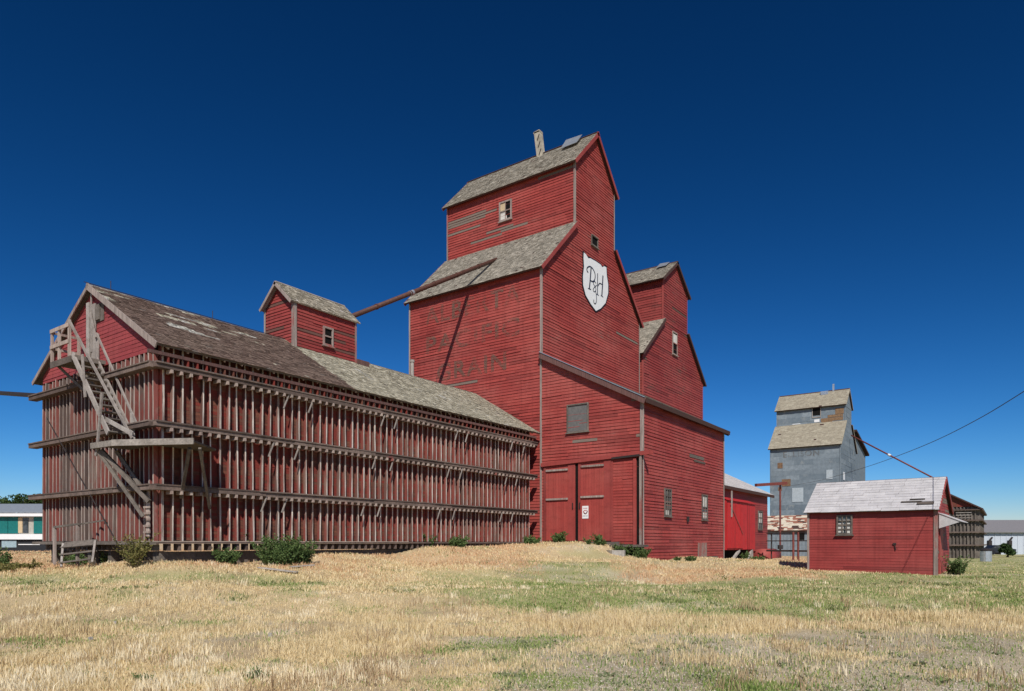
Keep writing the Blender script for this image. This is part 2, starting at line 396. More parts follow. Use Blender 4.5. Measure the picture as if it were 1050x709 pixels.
# footprints to keep vegetation out of: x0,x1,y0,y1
FOOT = [(-29.3,-20.9,11.1,31.6),(-31,-14.6,31.8,57),(-25,-15,44,57),(-7.3,-2.3,33.1,37)]
def blades(name, mat, N, dens, hgt, wid, dmin=5.5, dmax=60, label='', cat='', lean=.5, per=7, spread=.09):
    """dens(x,y)->0..1 acceptance; N candidate tufts"""
    d = 1/(1/dmin + rng.random(N)*(1/dmax-1/dmin)) ; a = rng.uniform(-.86, .86, N)
    d = d*rng.uniform(.97,1.03,N)
    l = a*d; x = -math.sin(HEAD)*d + math.cos(HEAD)*l; y = math.cos(HEAD)*d + math.sin(HEAD)*l
    k = rng.random(N) < dens(x, y)
    for (x0,x1,y0,y1) in FOOT: k &= ~((x > x0) & (x < x1) & (y > y0) & (y < y1))
    x, y, d = x[k], y[k], d[k]
    x = np.repeat(x, per); y = np.repeat(y, per); d = np.repeat(d, per); n = len(x)
    hh = np.repeat(rng.uniform(.6, 1.25, n//per), per)
    sp = spread*(1+d/25)
    x = x + rng.normal(0, 1, n)*sp; y = y + rng.normal(0, 1, n)*sp
    z = gz(x, y) - .01
    h = hgt(x, y)*hh*rng.uniform(.5, 1.15, n); w = wid*(1 + d/9)*rng.uniform(.6, 1.3, n)
    ph = rng.uniform(0, 2*np.pi, n); le = rng.uniform(.1, 1, n)*lean*h; t = rng.uniform(0, np.pi, n)
    dx, dy = np.cos(ph)*le, np.sin(ph)*le; wx, wy = np.cos(t)*w/2, np.sin(t)*w/2
    B = np.stack([x, y, z], -1); W = np.stack([wx, wy, 0*wx], -1)
    M = B + np.stack([dx*.3, dy*.3, h*.6], -1); T = B + np.stack([dx, dy, h*(1-.15*rng.random(n))], -1)
    V = np.stack([B-W, B+W, M+W*.8, M-W*.8, T], 1).reshape(-1, 3)
    i = np.arange(n)*5
    loops = np.stack([i, i+1, i+2, i+3, i+3, i+2, i+4], -1).ravel()
    me = bpy.data.meshes.new(name); me.vertices.add(n*5); me.vertices.foreach_set('co', V.ravel())
    me.loops.add(n*7); me.loops.foreach_set('vertex_index', loops); me.polygons.add(n*2)
    ls = np.stack([np.arange(n)*7, np.arange(n)*7+4], -1).ravel(); me.polygons.foreach_set('loop_start', ls)
    me.update(calc_edges=True)
    rv = np.repeat(rng.random(n)*.999, 2); at = me.attributes.new('rnd', 'FLOAT', 'FACE'); at.data.foreach_set('value', rv)
    me.materials.append(mat); o = bpy.data.objects.new(name, me); COL.objects.link(o)
    return tag(o, label, cat, None, 'stuff')

def d_straw(x, y):
    g, s, gr, o, n, n2, d, a = zones(x, y); 
    band = ss(d, 10.5, 12.3)*(1-ss(d, 13.2, 16))*ss(a, -.3, -.1)*ss(fbm(x,y,2.6,77),.36,.58)
    return np.clip((1-g*.86)*(1-gr*.75)*(.12+1.1*ss(fbm(x,y,1.2,14), .38, .66))*(.5+ss(fbm(x,y,.45,17),.35,.6)*.6) + band*.75*ss(fbm(x,y,.7,19),.3,.55), 0, 1)
def h_straw(x, y):
    g, s, gr, o, n, n2, d, a = zones(x, y)
    band = ss(d, 10.5, 12.3)*(1-ss(d, 14, 16))*ss(a, -.3, -.1)*ss(fbm(x,y,2.6,77),.36,.6)
    return (.055 + .085*ss(fbm(x,y,1.6,5), .4, .7) + .10*band)*(1-.3*ss(d,20,30))
blades('dry_grass', STRAW, 95000, d_straw, h_straw, .0038, label='pale dry straw grass covering the field', cat='grass')
def d_green(x, y):
    g, s, gr, o, n, n2, d, a = zones(x, y); return np.clip(gr*.9*(.45+ss(fbm(x,y,1.0,33),.35,.6)*.6) + g*.04 + .03, 0, 1)
blades('green_grass', GREENG, 75000, d_green, lambda x,y: .03+.06*fbm(x,y,1.3,8), .006, dmin=6, dmax=75, label='low olive green turf between the straw and the buildings', cat='grass', lean=.8)
def d_or(x, y):
    g, s, gr, o, n, n2, d, a = zones(x, y); return o*ss(n2, .25, .5)
blades('dry_weeds', ORANGEG, 26000, d_or, lambda x,y: .07+.16*fbm(x,y,.9,2)**2, .006, dmin=16, dmax=70, label='rusty dry weeds heaped along the foot of the buildings', cat='dry weeds', lean=.7, per=9)
blades('bank_grass', STRAW, 60000, lambda x,y: (.30+.6*ss(fbm(x,y,1.3,81),.35,.6))*(1-.93*ss(zones(x,y)[2],.1,.6))*(1-.45*zones(x,y)[3]), lambda x,y: .05+.09*fbm(x,y,1.1,82), .006, dmin=17, dmax=46, label='short straw grass on the bank in front of the buildings', cat='grass', per=6, lean=.7)
blades('bank_weeds', blade_mat('bank weed leaves', (.14,.18,.06), (.36,.37,.17)), 16000, lambda x,y: ss(fbm(x,y,1.4,85),.57,.70)*ss(fbm(x,y,.4,86),.45,.62)*.55, lambda x,y: .04+.09*fbm(x,y,1.1,87), .012, dmin=15, dmax=48, label='small green weeds dotted over the bank', cat='weeds', per=14, lean=1.0)
blades('ground_weeds', blade_mat('small weed leaves', (.14,.17,.08), (.30,.31,.18)), 5000, lambda x,y: (zones(x,y)[0]*.35+.03)*ss(fbm(x,y,.35,44),.5,.7), lambda x,y: .03+.03*fbm(x,y,1,2), .016, dmin=6, dmax=14, label='tiny grey green weeds sprinkled through the gravel', cat='weeds', lean=1.5, per=14, spread=.05)

def gravel():
    N = 26000; d = 1/(1/6.2 + rng.random(N)*(1/15-1/6.2)); a = rng.uniform(-.8,.8,N); l = a*d
    x = -math.sin(HEAD)*d+math.cos(HEAD)*l; y = math.cos(HEAD)*d+math.sin(HEAD)*l
    g = zones(x, y)[0]; k = rng.random(N) < g*.9+.05; x, y = x[k], y[k]; n = len(x); z = gz(x, y)
    s = .005 + .014*rng.random(n)**3
    oc = np.array([[1,0,0],[0,1,0],[-1,0,0],[0,-1,0],[0,0,.7],[0,0,-.6]], float)
    V = oc[None]*s[:,None,None]*rng.uniform(.6,1.3,(n,6,3)); t = rng.uniform(0,6.28,n); ct, st = np.cos(t)[:,None], np.sin(t)[:,None]
    V = np.stack([V[...,0]*ct-V[...,1]*st, V[...,0]*st+V[...,1]*ct, V[...,2]], -1) + np.stack([x,y,z+s*.3], -1)[:,None,:]
    F = np.array([[0,1,4],[1,2,4],[2,3,4],[3,0,4],[1,0,5],[2,1,5],[3,2,5],[0,3,5]])
    fi = (F[None]+(np.arange(n)*6)[:,None,None]).reshape(-1,3)
    me = bpy.data.meshes.new('gravel'); me.vertices.add(n*6); me.vertices.foreach_set('co', V.ravel())
    me.loops.add(fi.size); me.loops.foreach_set('vertex_index', fi.ravel()); me.polygons.add(len(fi)); me.polygons.foreach_set('loop_start', np.arange(len(fi))*3)
    me.update(calc_edges=True); at = me.attributes.new('rnd','FLOAT','FACE'); at.data.foreach_set('value', np.repeat(rng.random(n)*.999, 8))
    q = NT('pebbles'); c = q.mix(q.attr(), (.26,.22,.17), (.64,.57,.47)); me.materials.append(q.fin(c, .85, .2))
    o = bpy.data.objects.new('gravel', me); COL.objects.link(o); tag(o, 'loose pale pebbles in the trampled foreground', 'gravel', None, 'stuff')
gravel()
blades('dry_stalks', blade_mat('brown stalks', (.30,.20,.11), (.55,.40,.24)), 5200, lambda x,y: ss(fbm(x,y,1.1,91),.52,.70)*.8*(1-.9*zones(x,y)[0]), lambda x,y: .16+.16*fbm(x,y,1.5,92), .0045, dmin=6, dmax=34, label='taller brown seeding stalks scattered through the straw', cat='grass', lean=.55, per=6, spread=.05)
blades('straw_tufts', blade_mat('bleached tufts', (.74,.62,.40), (.94,.84,.62)), 4200, lambda x,y: ss(fbm(x,y,.8,95),.52,.70)*(1-.97*ss(zones(x,y)[0],.02,.25))*(1-.8*zones(x,y)[2]), lambda x,y: .08+.11*fbm(x,y,1.5,92), .0045, dmin=6, dmax=26, label='bleached tufts of taller grass standing in the field', cat='grass', lean=.45, per=26, spread=.045)

# ------------------------------------------------------------------ reusable building pieces
def window(root, F, u0, u1, z0, z1, cols=2, rows=2, fw=.09, trim=TRIM_GREY, pane=GLASS, cover=None, sill=True, depth=.085):
    f = MB()
    F.box(f, u0-fw, u0, z0-fw, z1+fw, .0, depth); F.box(f, u1, u1+fw, z0-fw, z1+fw, .0, depth)
    F.box(f, u0, u1, z1, z1+fw, .0, depth+.004)
    F.box(f, u0, u1, z0-fw, z0, .0, depth+.004)
    if sill: F.box(f, u0-fw-.05, u1+fw+.05, z0-fw-.05, z0-fw, 0, depth+.05)
    fo = f.build('window', trim, root)
    p = MB(); p.face([F.p(u0,z0,.034), F.p(u1,z0,.034), F.p(u1,z1,.034), F.p(u0,z1,.034)]); p.build('pane', pane, fo)
    s = MB()
    for i in range(1, cols): u = u0+(u1-u0)*i/cols; F.box(s, u-.018, u+.018, z0, z1, .036, depth-.006)
    for i in range(1, rows): z = z0+(z1-z0)*i/rows; F.box(s, u0, u1, z-.018-.012*(i*2==rows), z+.018+.012*(i*2==rows), .036, depth-.003)
    if s.v: split(s, 'sash_bar', trim, fo)
    if cover:
        c = MB()
        for (a,b,e,g) in cover: c.face([F.p(u0+(u1-u0)*a, z0+(z1-z0)*e, .0355), F.p(u0+(u1-u0)*b, z0+(z1-z0)*e, .0355), F.p(u0+(u1-u0)*b, z0+(z1-z0)*g, .0355), F.p(u0+(u1-u0)*a, z0+(z1-z0)*g, .0355)])
        c.build('boarding', CURTAIN, fo)
    return fo

def elevator(root, XA, XL, Y, Z, wallmat, roofmat, trimmat, pitch=.17, bareY=None, bareX=None, ov=.34, shing=(.16,(.1,.26)), siding=True, cupfar=True, lip=.032, rakemat=None, thick=.1):
    y0, c0, ym, c1, y1 = Y; zb, ze, zj, zce, za = Z
    prof = [(y0,zb),(y1,zb),(y1,ze),(c1,zj),(c1,zce),(ym,za),(c0,zce),(c0,zj),(y0,ze)]
    w = MB(); FX, FY, FC = faceX(XA), faceY(y0), faceY(c0)
    if siding:
        clapboard(w, FX, prof, pitch, lip, bareX)
        clapboard(w, FY, [(XL,zb),(XA,zb),(XA,ze),(XL,ze)], pitch, lip, bareY, 1.2, 3.2)
    else:
        w.face([FX.p(u,z) for u,z in prof]); w.face([FY.p(XL,zb),FY.p(XA,zb),FY.p(XA,ze),FY.p(XL,ze)])
    w.face([(XL,y,z) for y,z in reversed(prof)]); w.face([(XL,y1,zb),(XL,y1,ze),(XA,y1,ze),(XA,y1,zb)])
    w.face([(XL,c1,zj),(XL,c1,zce),(XA,c1,zce),(XA,c1,zj)])
    w.build('wall', wallmat, root)
    cw = MB()
    if siding: clapboard(cw, FC, [(XL,zj-.3),(XA-.002,zj-.3),(XA-.002,zce),(XL,zce)], pitch, lip, bareY, 1.0, 2.6)
    else: cw.face([FC.p(XL,zj-.3),FC.p(XA,zj-.3),FC.p(XA,zce),FC.p(XL,zce)])
    cw.build('cupola_wall', wallmat, root)
    tr = rakemat or trimmat
    for nm, (ya, zaa), (yb, zbb), sgn in (('roof',(y0,ze),(c0,zj),1),('roof',(y1,ze),(c1,zj),-1),('cupola_roof',(c0,zce),(ym,za),1),('cupola_roof',(c1,zce),(ym,za),-1)):
        S = Vector((0, yb-ya, zbb-zaa)); H = S.length; S.normalize(); e = ov/abs(S.y)
        P0 = Vector((XL-.22, ya, zaa+.10)) - S*e; m = MB(); sh = MB()
        roof_plane(m, sh, P0, (1,0,0), XA-XL+.44, S, H+e+(.02 if nm=='roof' else .07), thick, shing[0], shing[1], miss=.01)
        ro = m.build(nm, DARK_TRIM, root); sh.build('shingles', roofmat, ro)
        rk = MB(); N = Vector((0,-S.z,S.y))*(1 if S.y>0 else -1)
        for xx in (XA+.235, XL-.235):
            a = P0 + N*(-.09); a.x = xx; b = a + S*(H+e+(.0 if nm=='roof' else .05))
            rk.beam(a, b, .035, .20, up=N)
        split(rk, 'rake_board', tr, root)
    c = MB()
    for (yy, z0, z1) in ((y0,zb,ze),(y1,zb,ze),(c0,zj,zce),(c1,zj,zce)):
        s = 1 if yy in (y0,c0) else -1
        c.box((XA+.043, yy-.046*s, z0), (XA+.058, yy+.06*s, z1-.05)); 
        if s > 0: c.box((XA-.05, yy-.062, z0), (XA+.058, yy-.047, z1-.05)); c.box((XL-.03, yy-.062, z0), (XL+.06, yy-.047, z1-.05)); c.box((XL-.052, yy-.062, z0), (XL-.031, yy+.1, z1-.05))
    split(c, 'corner_board', trimmat, root)

# ------------------------------------------------------------------ tall elevator
GA = (-20.68, -30.50); YA = (31.92, 35.55, 38.05, 40.55, 44.34); ZA = (0.0, 16.75, 20.35, 24.15, 26.75)
gp = 'red wooden grain elevators'
A = thing('grain_elevator', (-25.6, 38.1, 1.2), 'tallest red elevator, with faded lettering and a white P&H shield high on its gable', 'grain elevator', gp)
def bareA(u, z):
    if 22.42 < z < 22.88 and -30.6 < u < -26.3: return random.random() < .96
    if 21.95 < z < 22.12 and -30.4 < u < -27.6: return random.random() < .8
    if 24.0 > z > 23.3 and -24 < u < -21.5: return random.random() < .14
    if 20.9 < z < 21.25 and -28.2 < u < -25.0: return random.random() < .5
    return random.random() < (.02 if z > 20 else .004)
def bareAX(u, z): return random.random() < .004
elevator(A, GA[0], GA[1], YA, ZA, RED, SH_GREY, TRIM_GREY, pitch=.165, bareY=bareA, bareX=bareAX, rakemat=RED_TRIM)
FXA = faceX(GA[0]); FYA = faceY(YA[0]); FCA = faceY(YA[1])
window(A, FCA, -26.08, -25.30, 21.95, 23.0, 2, 2, .10, TRIM_GREY, VOID, cover=[(0,.46,0,.48),(.5,.62,.0,.2)])
m = MB(); FCA.box(m, -26.08, -25.72, 22.52, 22.96, .045, .052); m.build('board', BUFF, A)
v = window(A, FXA, 37.55, 38.25, 19.85, 20.35, 1, 1, .07, OLDWOOD, VOID); v.name = 'vent'
m = MB(); FXA.box(m, 37.5, 38.3, 20.36, 20.42, .05, .12); m.build('ledge', OLDWOOD, v)
m = MB(); m.beam((-24.62,38.0,26.5),(-24.86,38.0,28.35),.42,.40,up=(0,1,0)); m.box((-25.11,37.8,28.22),(-24.62,38.2,28.30)); m.build('vent_box', SH_LIGHT, A)
m = MB()
for i in range(3): m.beam((-24.65-.07*i,37.785,26.7+.5*i),(-24.5-.07*i,37.785,27.05+.5*i),.05,.03,up=(0,1,0),r=.2)
split(m, 'cleat', STEEL, A)
m = MB(); a = Vector((-22.6,37.15,26.08)); S = Vector((0,2.5,2.6)).normalized(); N = Vector((0,-S.z,S.y))
m.hexa([a+N*.05, a+Vector((1.15,0,0))+N*.06, a+Vector((1.15,0,0))+S*1.05+N*.12, a+S*1.05+N*.16, a+N*.07, a+Vector((1.15,0,0))+N*.08, a+Vector((1.15,0,0))+S*1.05+N*.14, a+S*1.05+N*.18])
m.build('roof_patch', GALV, A)
# shield with the P&H monogram
def plate(F, pts, n0, n1, name, mat, parent):
    m = MB(); k = len(pts); 
    m.face([F.p(u,z,n1) for u,z in pts]); m.face([F.p(u,z,n0) for u,z in reversed(pts)])
    for i in range(k):
        a, b = pts[i], pts[(i+1)%k]; m.face([F.p(*a,n0),F.p(*b,n0),F.p(*b,n1),F.p(*a,n1)])
    return m.build(name, mat, parent)
OUT = [(36.53,18.96),(36.80,18.93),(36.98,18.83),(37.12,18.79),(37.28,18.87),(38.0,18.92),(38.68,18.92),(38.82,18.84),(38.96,18.86),(39.10,18.97),(39.42,19.00),(39.47,18.5),(39.66,18.01),(39.66,17.43),(39.3,16.7),(38.66,16.18),(38.05,15.86),(37.4,16.10),(36.77,16.45),(36.46,16.95),(36.43,17.5),(36.56,18.1),(36.50,18.6)][::-1]
cu, cz = 38.05, 17.45
big = [(cu+(u-cu)*1.065, cz+(z-cz)*1.055) for u,z in OUT]
sg = plate(FXA, big, .034, .058, 'sign', BLACK, A)
plate(FXA, OUT, .0585, .066, 'shield_face', WHITE, sg)
def stroke(F, pts, w, n, mb):
    for a, b in zip(pts[:-1], pts[1:]):
        F.beam(mb, a, b, w, .006, n)
    for p in pts[1:-1]:
        mb.tube([F.p(*p,n-.003),F.p(*p,n+.0032)], w/2, 8)
def smooth(pts, k=5):
    out = []
    P = [pts[0]]+list(pts)+[pts[-1]]
    for i in range(1, len(P)-2):
        for t in np.linspace(0,1,k,endpoint=False):
            a,b,c,d = [np.array(P[i+j]) for j in (-1,0,1,2)]
            out.append(tuple(.5*((2*b)+(-a+c)*t+(2*a-5*b+4*c-d)*t*t+(-a+3*b-3*c+d)*t**3)))
    out.append(tuple(pts[-1])); return out
m = MB(); q = .0705
stroke(FXA, smooth([(37.05,17.92),(36.90,17.98),(36.93,18.16),(37.27,18.35),(37.66,18.31),(37.92,18.07),(37.87,17.74),(37.62,17.54),(37.33,17.52)]), .085, q, m)
stroke(FXA, [(37.41,18.30),(37.30,17.55),(37.20,16.98)], .125, q+.001, m); stroke(FXA, [(37.02,16.95),(37.40,16.98)], .06, q+.002, m)
stroke(FXA, [(38.25,18.25),(38.23,17.57),(38.23,16.92)], .085, q, m); stroke(FXA, [(38.09,16.92),(38.40,16.91)], .05, q+.001, m)
stroke(FXA, [(38.95,18.33),(38.88,17.63),(38.80,17.0)], .125, q, m); stroke(FXA, [(38.66,16.99),(38.99,16.98)], .05, q+.001, m)
stroke(FXA, smooth([(38.22,17.40),(38.51,17.70),(38.88,17.72)]), .07, q+.002, m)
stroke(FXA, smooth([(38.03,17.55),(37.85,17.62),(37.68,17.46),(37.95,17.29),(38.02,17.14),(37.82,16.97),(37.66,17.06),(37.92,17.33),(38.12,17.46)]), .055, q+.003, m)
stroke(FXA, smooth([(37.97,17.09),(38.10,16.72),(38.05,16.38),(37.88,16.25),(37.74,16.32),(37.76,16.47)]), .06, q+.004, m)
m.build('lettering', INK, sg)
# ghost lettering
def ghost_mat():
    s = NT('ghost lettering'); n = s.noise(5, (1,1,3), 5, .75); n2 = s.noise(.9, (1,1,1), 3)
    c = s.mix(n, (.085,.05,.04), (.20,.17,.13))
    f = s.mr(s.math('ADD', n, s.math('MULTIPLY', n2, .6)), .70, .95, 0, .62)
    t = s.n('ShaderNodeBsdfTransparent'); mx = s.n('ShaderNodeMixShader'); s.l(f, mx.inputs[0]); s.l(t.outputs[0], mx.inputs[1])
    m = s.fin(c, .9, .1); s.l(s.b.outputs[0], mx.inputs[2]); s.l(mx.outputs[0], s.out.inputs[0]); return m
GHOST = ghost_mat()
def text_obj(name, txt, F, uc, zc, width, height, n, mat, parent, bold=.0):
    cu_ = bpy.data.curves.new(name, 'FONT'); cu_.body = txt; cu_.size = 1; cu_.offset = bold; cu_.space_character = 1.12
    tmp = bpy.data.objects.new(name, cu_); COL.objects.link(tmp); bpy.context.view_layer.update()
    me = bpy.data.meshes.new_from_object(tmp); bpy.data.objects.remove(tmp)
    xs = [v.co.x for v in me.vertices]; ys = [v.co.y for v in me.vertices]
    if not xs: return None
    x0, x1, y0, y1 = min(xs), max(xs), min(ys), max(ys)
    M = Matrix.Identity(4); p = parent; 
    while p: M = (Matrix.Translation(p.location) @ Matrix.Rotation(p.rotation_euler[2], 4, 'Z')) @ M; p = p.parent
    inv = M.inverted()
    for v in me.vertices:
        u = uc + ((v.co.x-x0)/(x1-x0)-.5)*width; z = zc + ((v.co.y-y0)/(y1-y0)-.5)*height
        v.co = inv @ F.p(u, z, n)
    me.name = name; me.materials.clear(); me.materials.append(mat)
    o = bpy.data.objects.new(name, me); COL.objects.link(o); o.parent = parent; return o
for txt, uc, zc, w in (('ALBERTA', -25.6, 15.45, 7.2), ('PACIFIC', -25.6, 13.65, 7.0), ('GRAIN', -25.6, 11.85, 5.2)):
    text_obj('lettering', txt, FYA, uc, zc, w, 1.05, .050, GHOST, A, .02)

# ------------------------------------------------------------------ second elevator behind
B = thing('grain_elevator', (-25.6, 50.9, .8), 'lower red elevator standing behind the tall one, dark underside to its eaves, two-storey cupola', 'grain elevator', gp)
elevator(B, GA[0], GA[1], (45.0, 48.5, 50.85, 53.2, 56.7), (0.0, 15.0, 18.05, 21.25, 23.0), RED_W, SH_GREY, RED_TRIM, pitch=.19, bareX=lambda u,z: random.random()<.02, rakemat=DARK_TRIM, ov=.42)  # rake boards take the dark trim, so their shade is in the colour
w = window(B, FXA, 50.3, 51.1, 16.0, 17.6, 1, 2, .08, TRIM_GREY, VOID, cover=[(0,1,.5,.95)]); 
m = MB(); m.hexa([(-21.9,50.1,22.72),(-21.1,50.1,22.72),(-21.1,50.8,23.2),(-21.9,50.8,23.25),(-21.9,50.1,22.74),(-21.1,50.1,22.74),(-21.1,50.8,23.22),(-21.9,50.8,23.27)]); m.build('roof_patch', GALV, B)

# ------------------------------------------------------------------ drive shed (lean-to)
XL = -14.70; L0, L1 = 31.92, 44.15; ztop, zlow = 11.72, 8.62
Dh = thing('drive_shed', (-17.7, 38, .8), 'red lean-to drive shed with two tall sliding doors, built against the tall elevator', 'shed')
w = MB(); FLX = faceX(XL); FLY = faceY(L0)
slope = (ztop-zlow)/(XL-GA[0])
gpoly = [(GA[0]+.06,1.3),(XL-.0,1.3),(XL,zlow),(GA[0]+.06,ztop)]
gpoly = [(GA[0]+.06,0.2),(-14.72,0.2),(-14.72,zlow),(GA[0]+.06,ztop-.03)]
clapboard(w, Face((0,L0,0),(1,0,0)), gpoly, .165, .032, lambda u,z: random.random() < (.16 if 6.1<z<7.0 and u>-19.8 else .004), lmin=1.2, lmax=2.8)
clapboard(w, FLX, [(L0,0.2),(L1,0.2),(L1,zlow),(L0,zlow)], .165, .034, lambda u,z: random.random()<.012)
w.face([(GA[0],L1,0.2),(GA[0],L1,ztop),(XL,L1,zlow),(XL,L1,0.2)])
w.build('wall', RED, Dh)
S = Vector((-(XL-GA[0]),0,ztop-zlow)).normalized(); Hs = math.hypot(XL-GA[0], ztop-zlow); m = MB(); sh = MB()
e = .32
roof_plane(m, sh, Vector((XL,L0-.25,zlow+.16))-S*e, (0,1,0), L1-L0+.55, S, Hs+e-.04, .13)
ro = m.build('roof', DARK_TRIM, Dh); sh.build('shingles', SH_GREY, ro)
m = MB(); N = Vector((S.z,0,-S.x))
for yy in (L0-.27, L1+.32):
    a = Vector((XL,yy,zlow+.03))-S*e; m.beam(a, a+S*(Hs+e-.06), .04, .30, up=N)
split(m, 'rake_board', DARK_TRIM2, Dh)
m = MB(); a = Vector((XL,L0-.30,zlow+.20))-S*e; m.beam(a, a+S*(Hs+e-.06), .05, .035, up=N); m.build('flashing', GALV, Dh)
m = MB(); a = Vector((XL+.29,L0-.25,zlow-.06)); m.box((XL+.30,L0-.24,zlow-.20),(XL+.335,L1+.28,zlow+.04)); m.build('fascia', DARK_TRIM, Dh)
m = MB(); FLX.box(m, L0-.03, L0+.09, .2, zlow-.1, .044, .062); FLY.box(m, XL-.09, XL+.062, 5.95, zlow-.05, .044, .062); FLX.box(m, L1-.12, L1+.02, .2, zlow-.05,.044,.062)
FLY.box(m, GA[0]-.02, GA[0]+.035, .6, 11.5, .064, .076)
split(m, 'corner_board', TRIM_GREY, Dh)
# sliding doors
def door(u0, u1, z0, z1, siding=False, label=None):
    d = MB(); n0 = .05
    u = u0+.12
    FLY.box(d, u0, u1, z0, z1, n0-.012, n0, .4)
    k = 0
    while u < u1-.13:
        e_ = min(u+.16, u1-.12); FLY.box(d, u+.004, e_-.004, z0+.02, z1-.02, n0, n0+.014+.004*random.random()); u = e_
    o = d.build('door', RED_V, Dh)
    t = MB()
    for a,b in ((u0,u0+.15),(u1-.42,u1)) if not siding else ((u0,u0+.12),(u1-.12,u1)): FLY.box(t, a, b, z0, z1, n0+.02, n0+.055)
    split(t, 'stile', RED_TRIM, o)
    t = MB()
    ui, uj = u0+.15, u1-.42
    for zz in (z0+.0*(z1-z0)+.02, z0+(z1-z0)*.54, z1-.30): 
        if zz > z0+.1: FLY.box(t, ui+.01, uj-.01, zz, zz+.10, n0+.022, n0+.10)
    split(t, 'rail', TRIM_GREY, o)
    return o
dz = 1.62  # door foot
d1 = door(-20.46, -18.50, dz, 5.66); d2 = door(-18.30, -16.36, dz, 5.76)
for o_, u_ in ((d1,-18.62),(d2,-18.2)):
    m = MB(); FLY.box(m, u_-.02, u_+.02, 3.3, 3.62, .13, .16); FLY.box(m, u_-.02,u_+.02,3.3,3.34,.10,.13); FLY.box(m, u_-.02,u_+.02,3.58,3.62,.10,.13); m.build('handle', STEEL, o_)
m = MB(); FLY.box(m, -18.50, -18.30, dz, 5.70, .034, .046); m.build('door_gap', VOID, Dh)
# panel with siding to the right (third sliding leaf)
m = MB(); clapboard(m, Face((0,L0-.07,0),(1,0,0)), [(-16.34,1.45),(-14.98,1.45),(-14.98,5.74),(-16.34,5.74)], .15, .02, lmin=3, lmax=5)
m.box((-16.34,L0-.065,1.45),(-14.98,L0-.04,5.74)); so = m.build('siding_leaf', RED, Dh)
m = MB(); FLY.box(m, -15.14, -14.98, 1.42, 5.72, .098, .135); FLY.box(m, -16.36,-16.26,1.42,5.72,.098,.13); split(m, 'stile', RED_TRIM, so)
m = MB(); FLY.box(m, -14.97, -14.84, 1.45, 5.76, .034, .045); m.build('door_gap', VOID, Dh)
m = MB(); FLY.beam(m, (-20.6,5.74),(-14.05,5.98), .20, .09, .14); m.build('door_track', RED_TRIM, Dh)
m = MB(); FLY.beam(m, (-16.3,5.80),(-14.75,5.86), .10, .03, .20, .1); m.build('track_shade_strip', STEEL, Dh)  # dark strip standing in for the shade below the door track
m = MB(); FLY.box(m, -14.80, -14.69, 1.35, 5.86, .064, .14); m.build('post', TRIM_GREY, Dh)
m = MB(); FLY.box(m, -16.3, -14.35, 1.30, 1.42, .03, .55); m.build('threshold', OLDWOOD, Dh)
m = MB(); FLY.box(m, -16.2, -14.6, .35, 1.29, .034, .05, .5); m.build('crawl_opening', VOID, Dh)
m = MB(); FLY.box(m, -20.2,-15.9, 1.42, 1.56, .03,.22); m.build('sill', OLDWOOD, Dh)
# warning notice on the second door
m = MB(); FLY.box(m, -18.07, -17.70, 2.78, 3.44, .075, .085); nt_ = m.build('notice', WHITE, Dh)
text_obj('notice_lettering', 'DANGER', FLY, -17.885, 3.31, .26, .075, .0865, REDINK, nt_, .02)
m = MB(); stroke(FLY, smooth([(-17.99,3.17),(-17.94,3.06),(-17.86,3.03),(-17.79,3.09),(-17.76,3.18)]), .05, .0875, m); stroke(FLY, [(-17.97,3.2),(-17.80,3.2)], .03, .0875, m); m.build('notice_symbol', REDINK, nt_)
text_obj('notice_lettering', 'KEEP OUT', FLY, -17.885, 2.91, .28, .06, .0865, INK, nt_, .01)
# wall details
ww = window(Dh, FLY, -18.95, -17.78, 7.42, 8.78, 1, 1, .07, OLDWOOD, SHUT); ww.name = 'shutter'
window(Dh, FLX, 34.66, 35.42, 3.0, 4.32, 3, 4, .08, OLDWOOD, GLASS, cover=[(.34,.66,.0,.24),(0,.33,.0,.24)])
window(Dh, FLX, 40.22, 41.0, 2.95, 4.32, 2, 2, .08, OLDWOOD, GLASS, cover=[(.05,.95,.52,.98),(.05,.95,.02,.28)])
m = MB(); FLX.box(m, 39.5, 40.95, .3, 1.52, .03, .06); hh = m.build('hatch', TRIM_GREY, Dh)
m = MB(); FLX.box(m, 38.2, 40.5, 6.42, 6.60, .03, .05); FLX.box(m, 38.9, 40.7, 6.22, 6.34, .03, .05); split(m, 'patch_board', OLDWOOD, Dh)
m = MB(); FLX.box(m, 37.75, 37.95, 2.7, 3.0, .03, .12); m.build('outlet_box', STEEL, Dh)

# ------------------------------------------------------------------ red annex with pale roof beyond
X2 = -15.2; K = thing('warehouse', (-18, 50.5, .2), 'small red building with a pale sheet roof beside the bright red loading bay', 'warehouse')
w = MB(); F2 = faceX(X2); clapboard(w, F2, [(44.4,-.4),(56.1,-.4),(56.1,5.42),(44.4,5.42)], .17, .024, lambda u,z: random.random()<.01)
F2Y = faceY(44.4); w.face([F2Y.p(-22,-.4),F2Y.p(X2,-.4),F2Y.p(X2,5.4),F2Y.p(-19,7.3),F2Y.p(-22,5.4)]); w.face([(X2,56.1,-.4),(-22,56.1,-.4),(-22,56.1,5.4),(-19,56.1,7.3),(X2,56.1,5.4)])
w.build('wall', RED_W, K)
m = MB(); S = Vector((-3.8,0,1.9)).normalized(); P0 = Vector((X2,44.3,5.45))-S*.4
roof_plane(m, None, P0, (0,1,0), 12.5, S, 4.65, .06); S2 = Vector((3.0,0,1.9)).normalized()
roof_plane(m, None, Vector((-22,44.3,5.45)), (0,1,0), 12.5, S2, 3.5, .06); ro = m.build('roof', TINROOF, K)
m = MB()
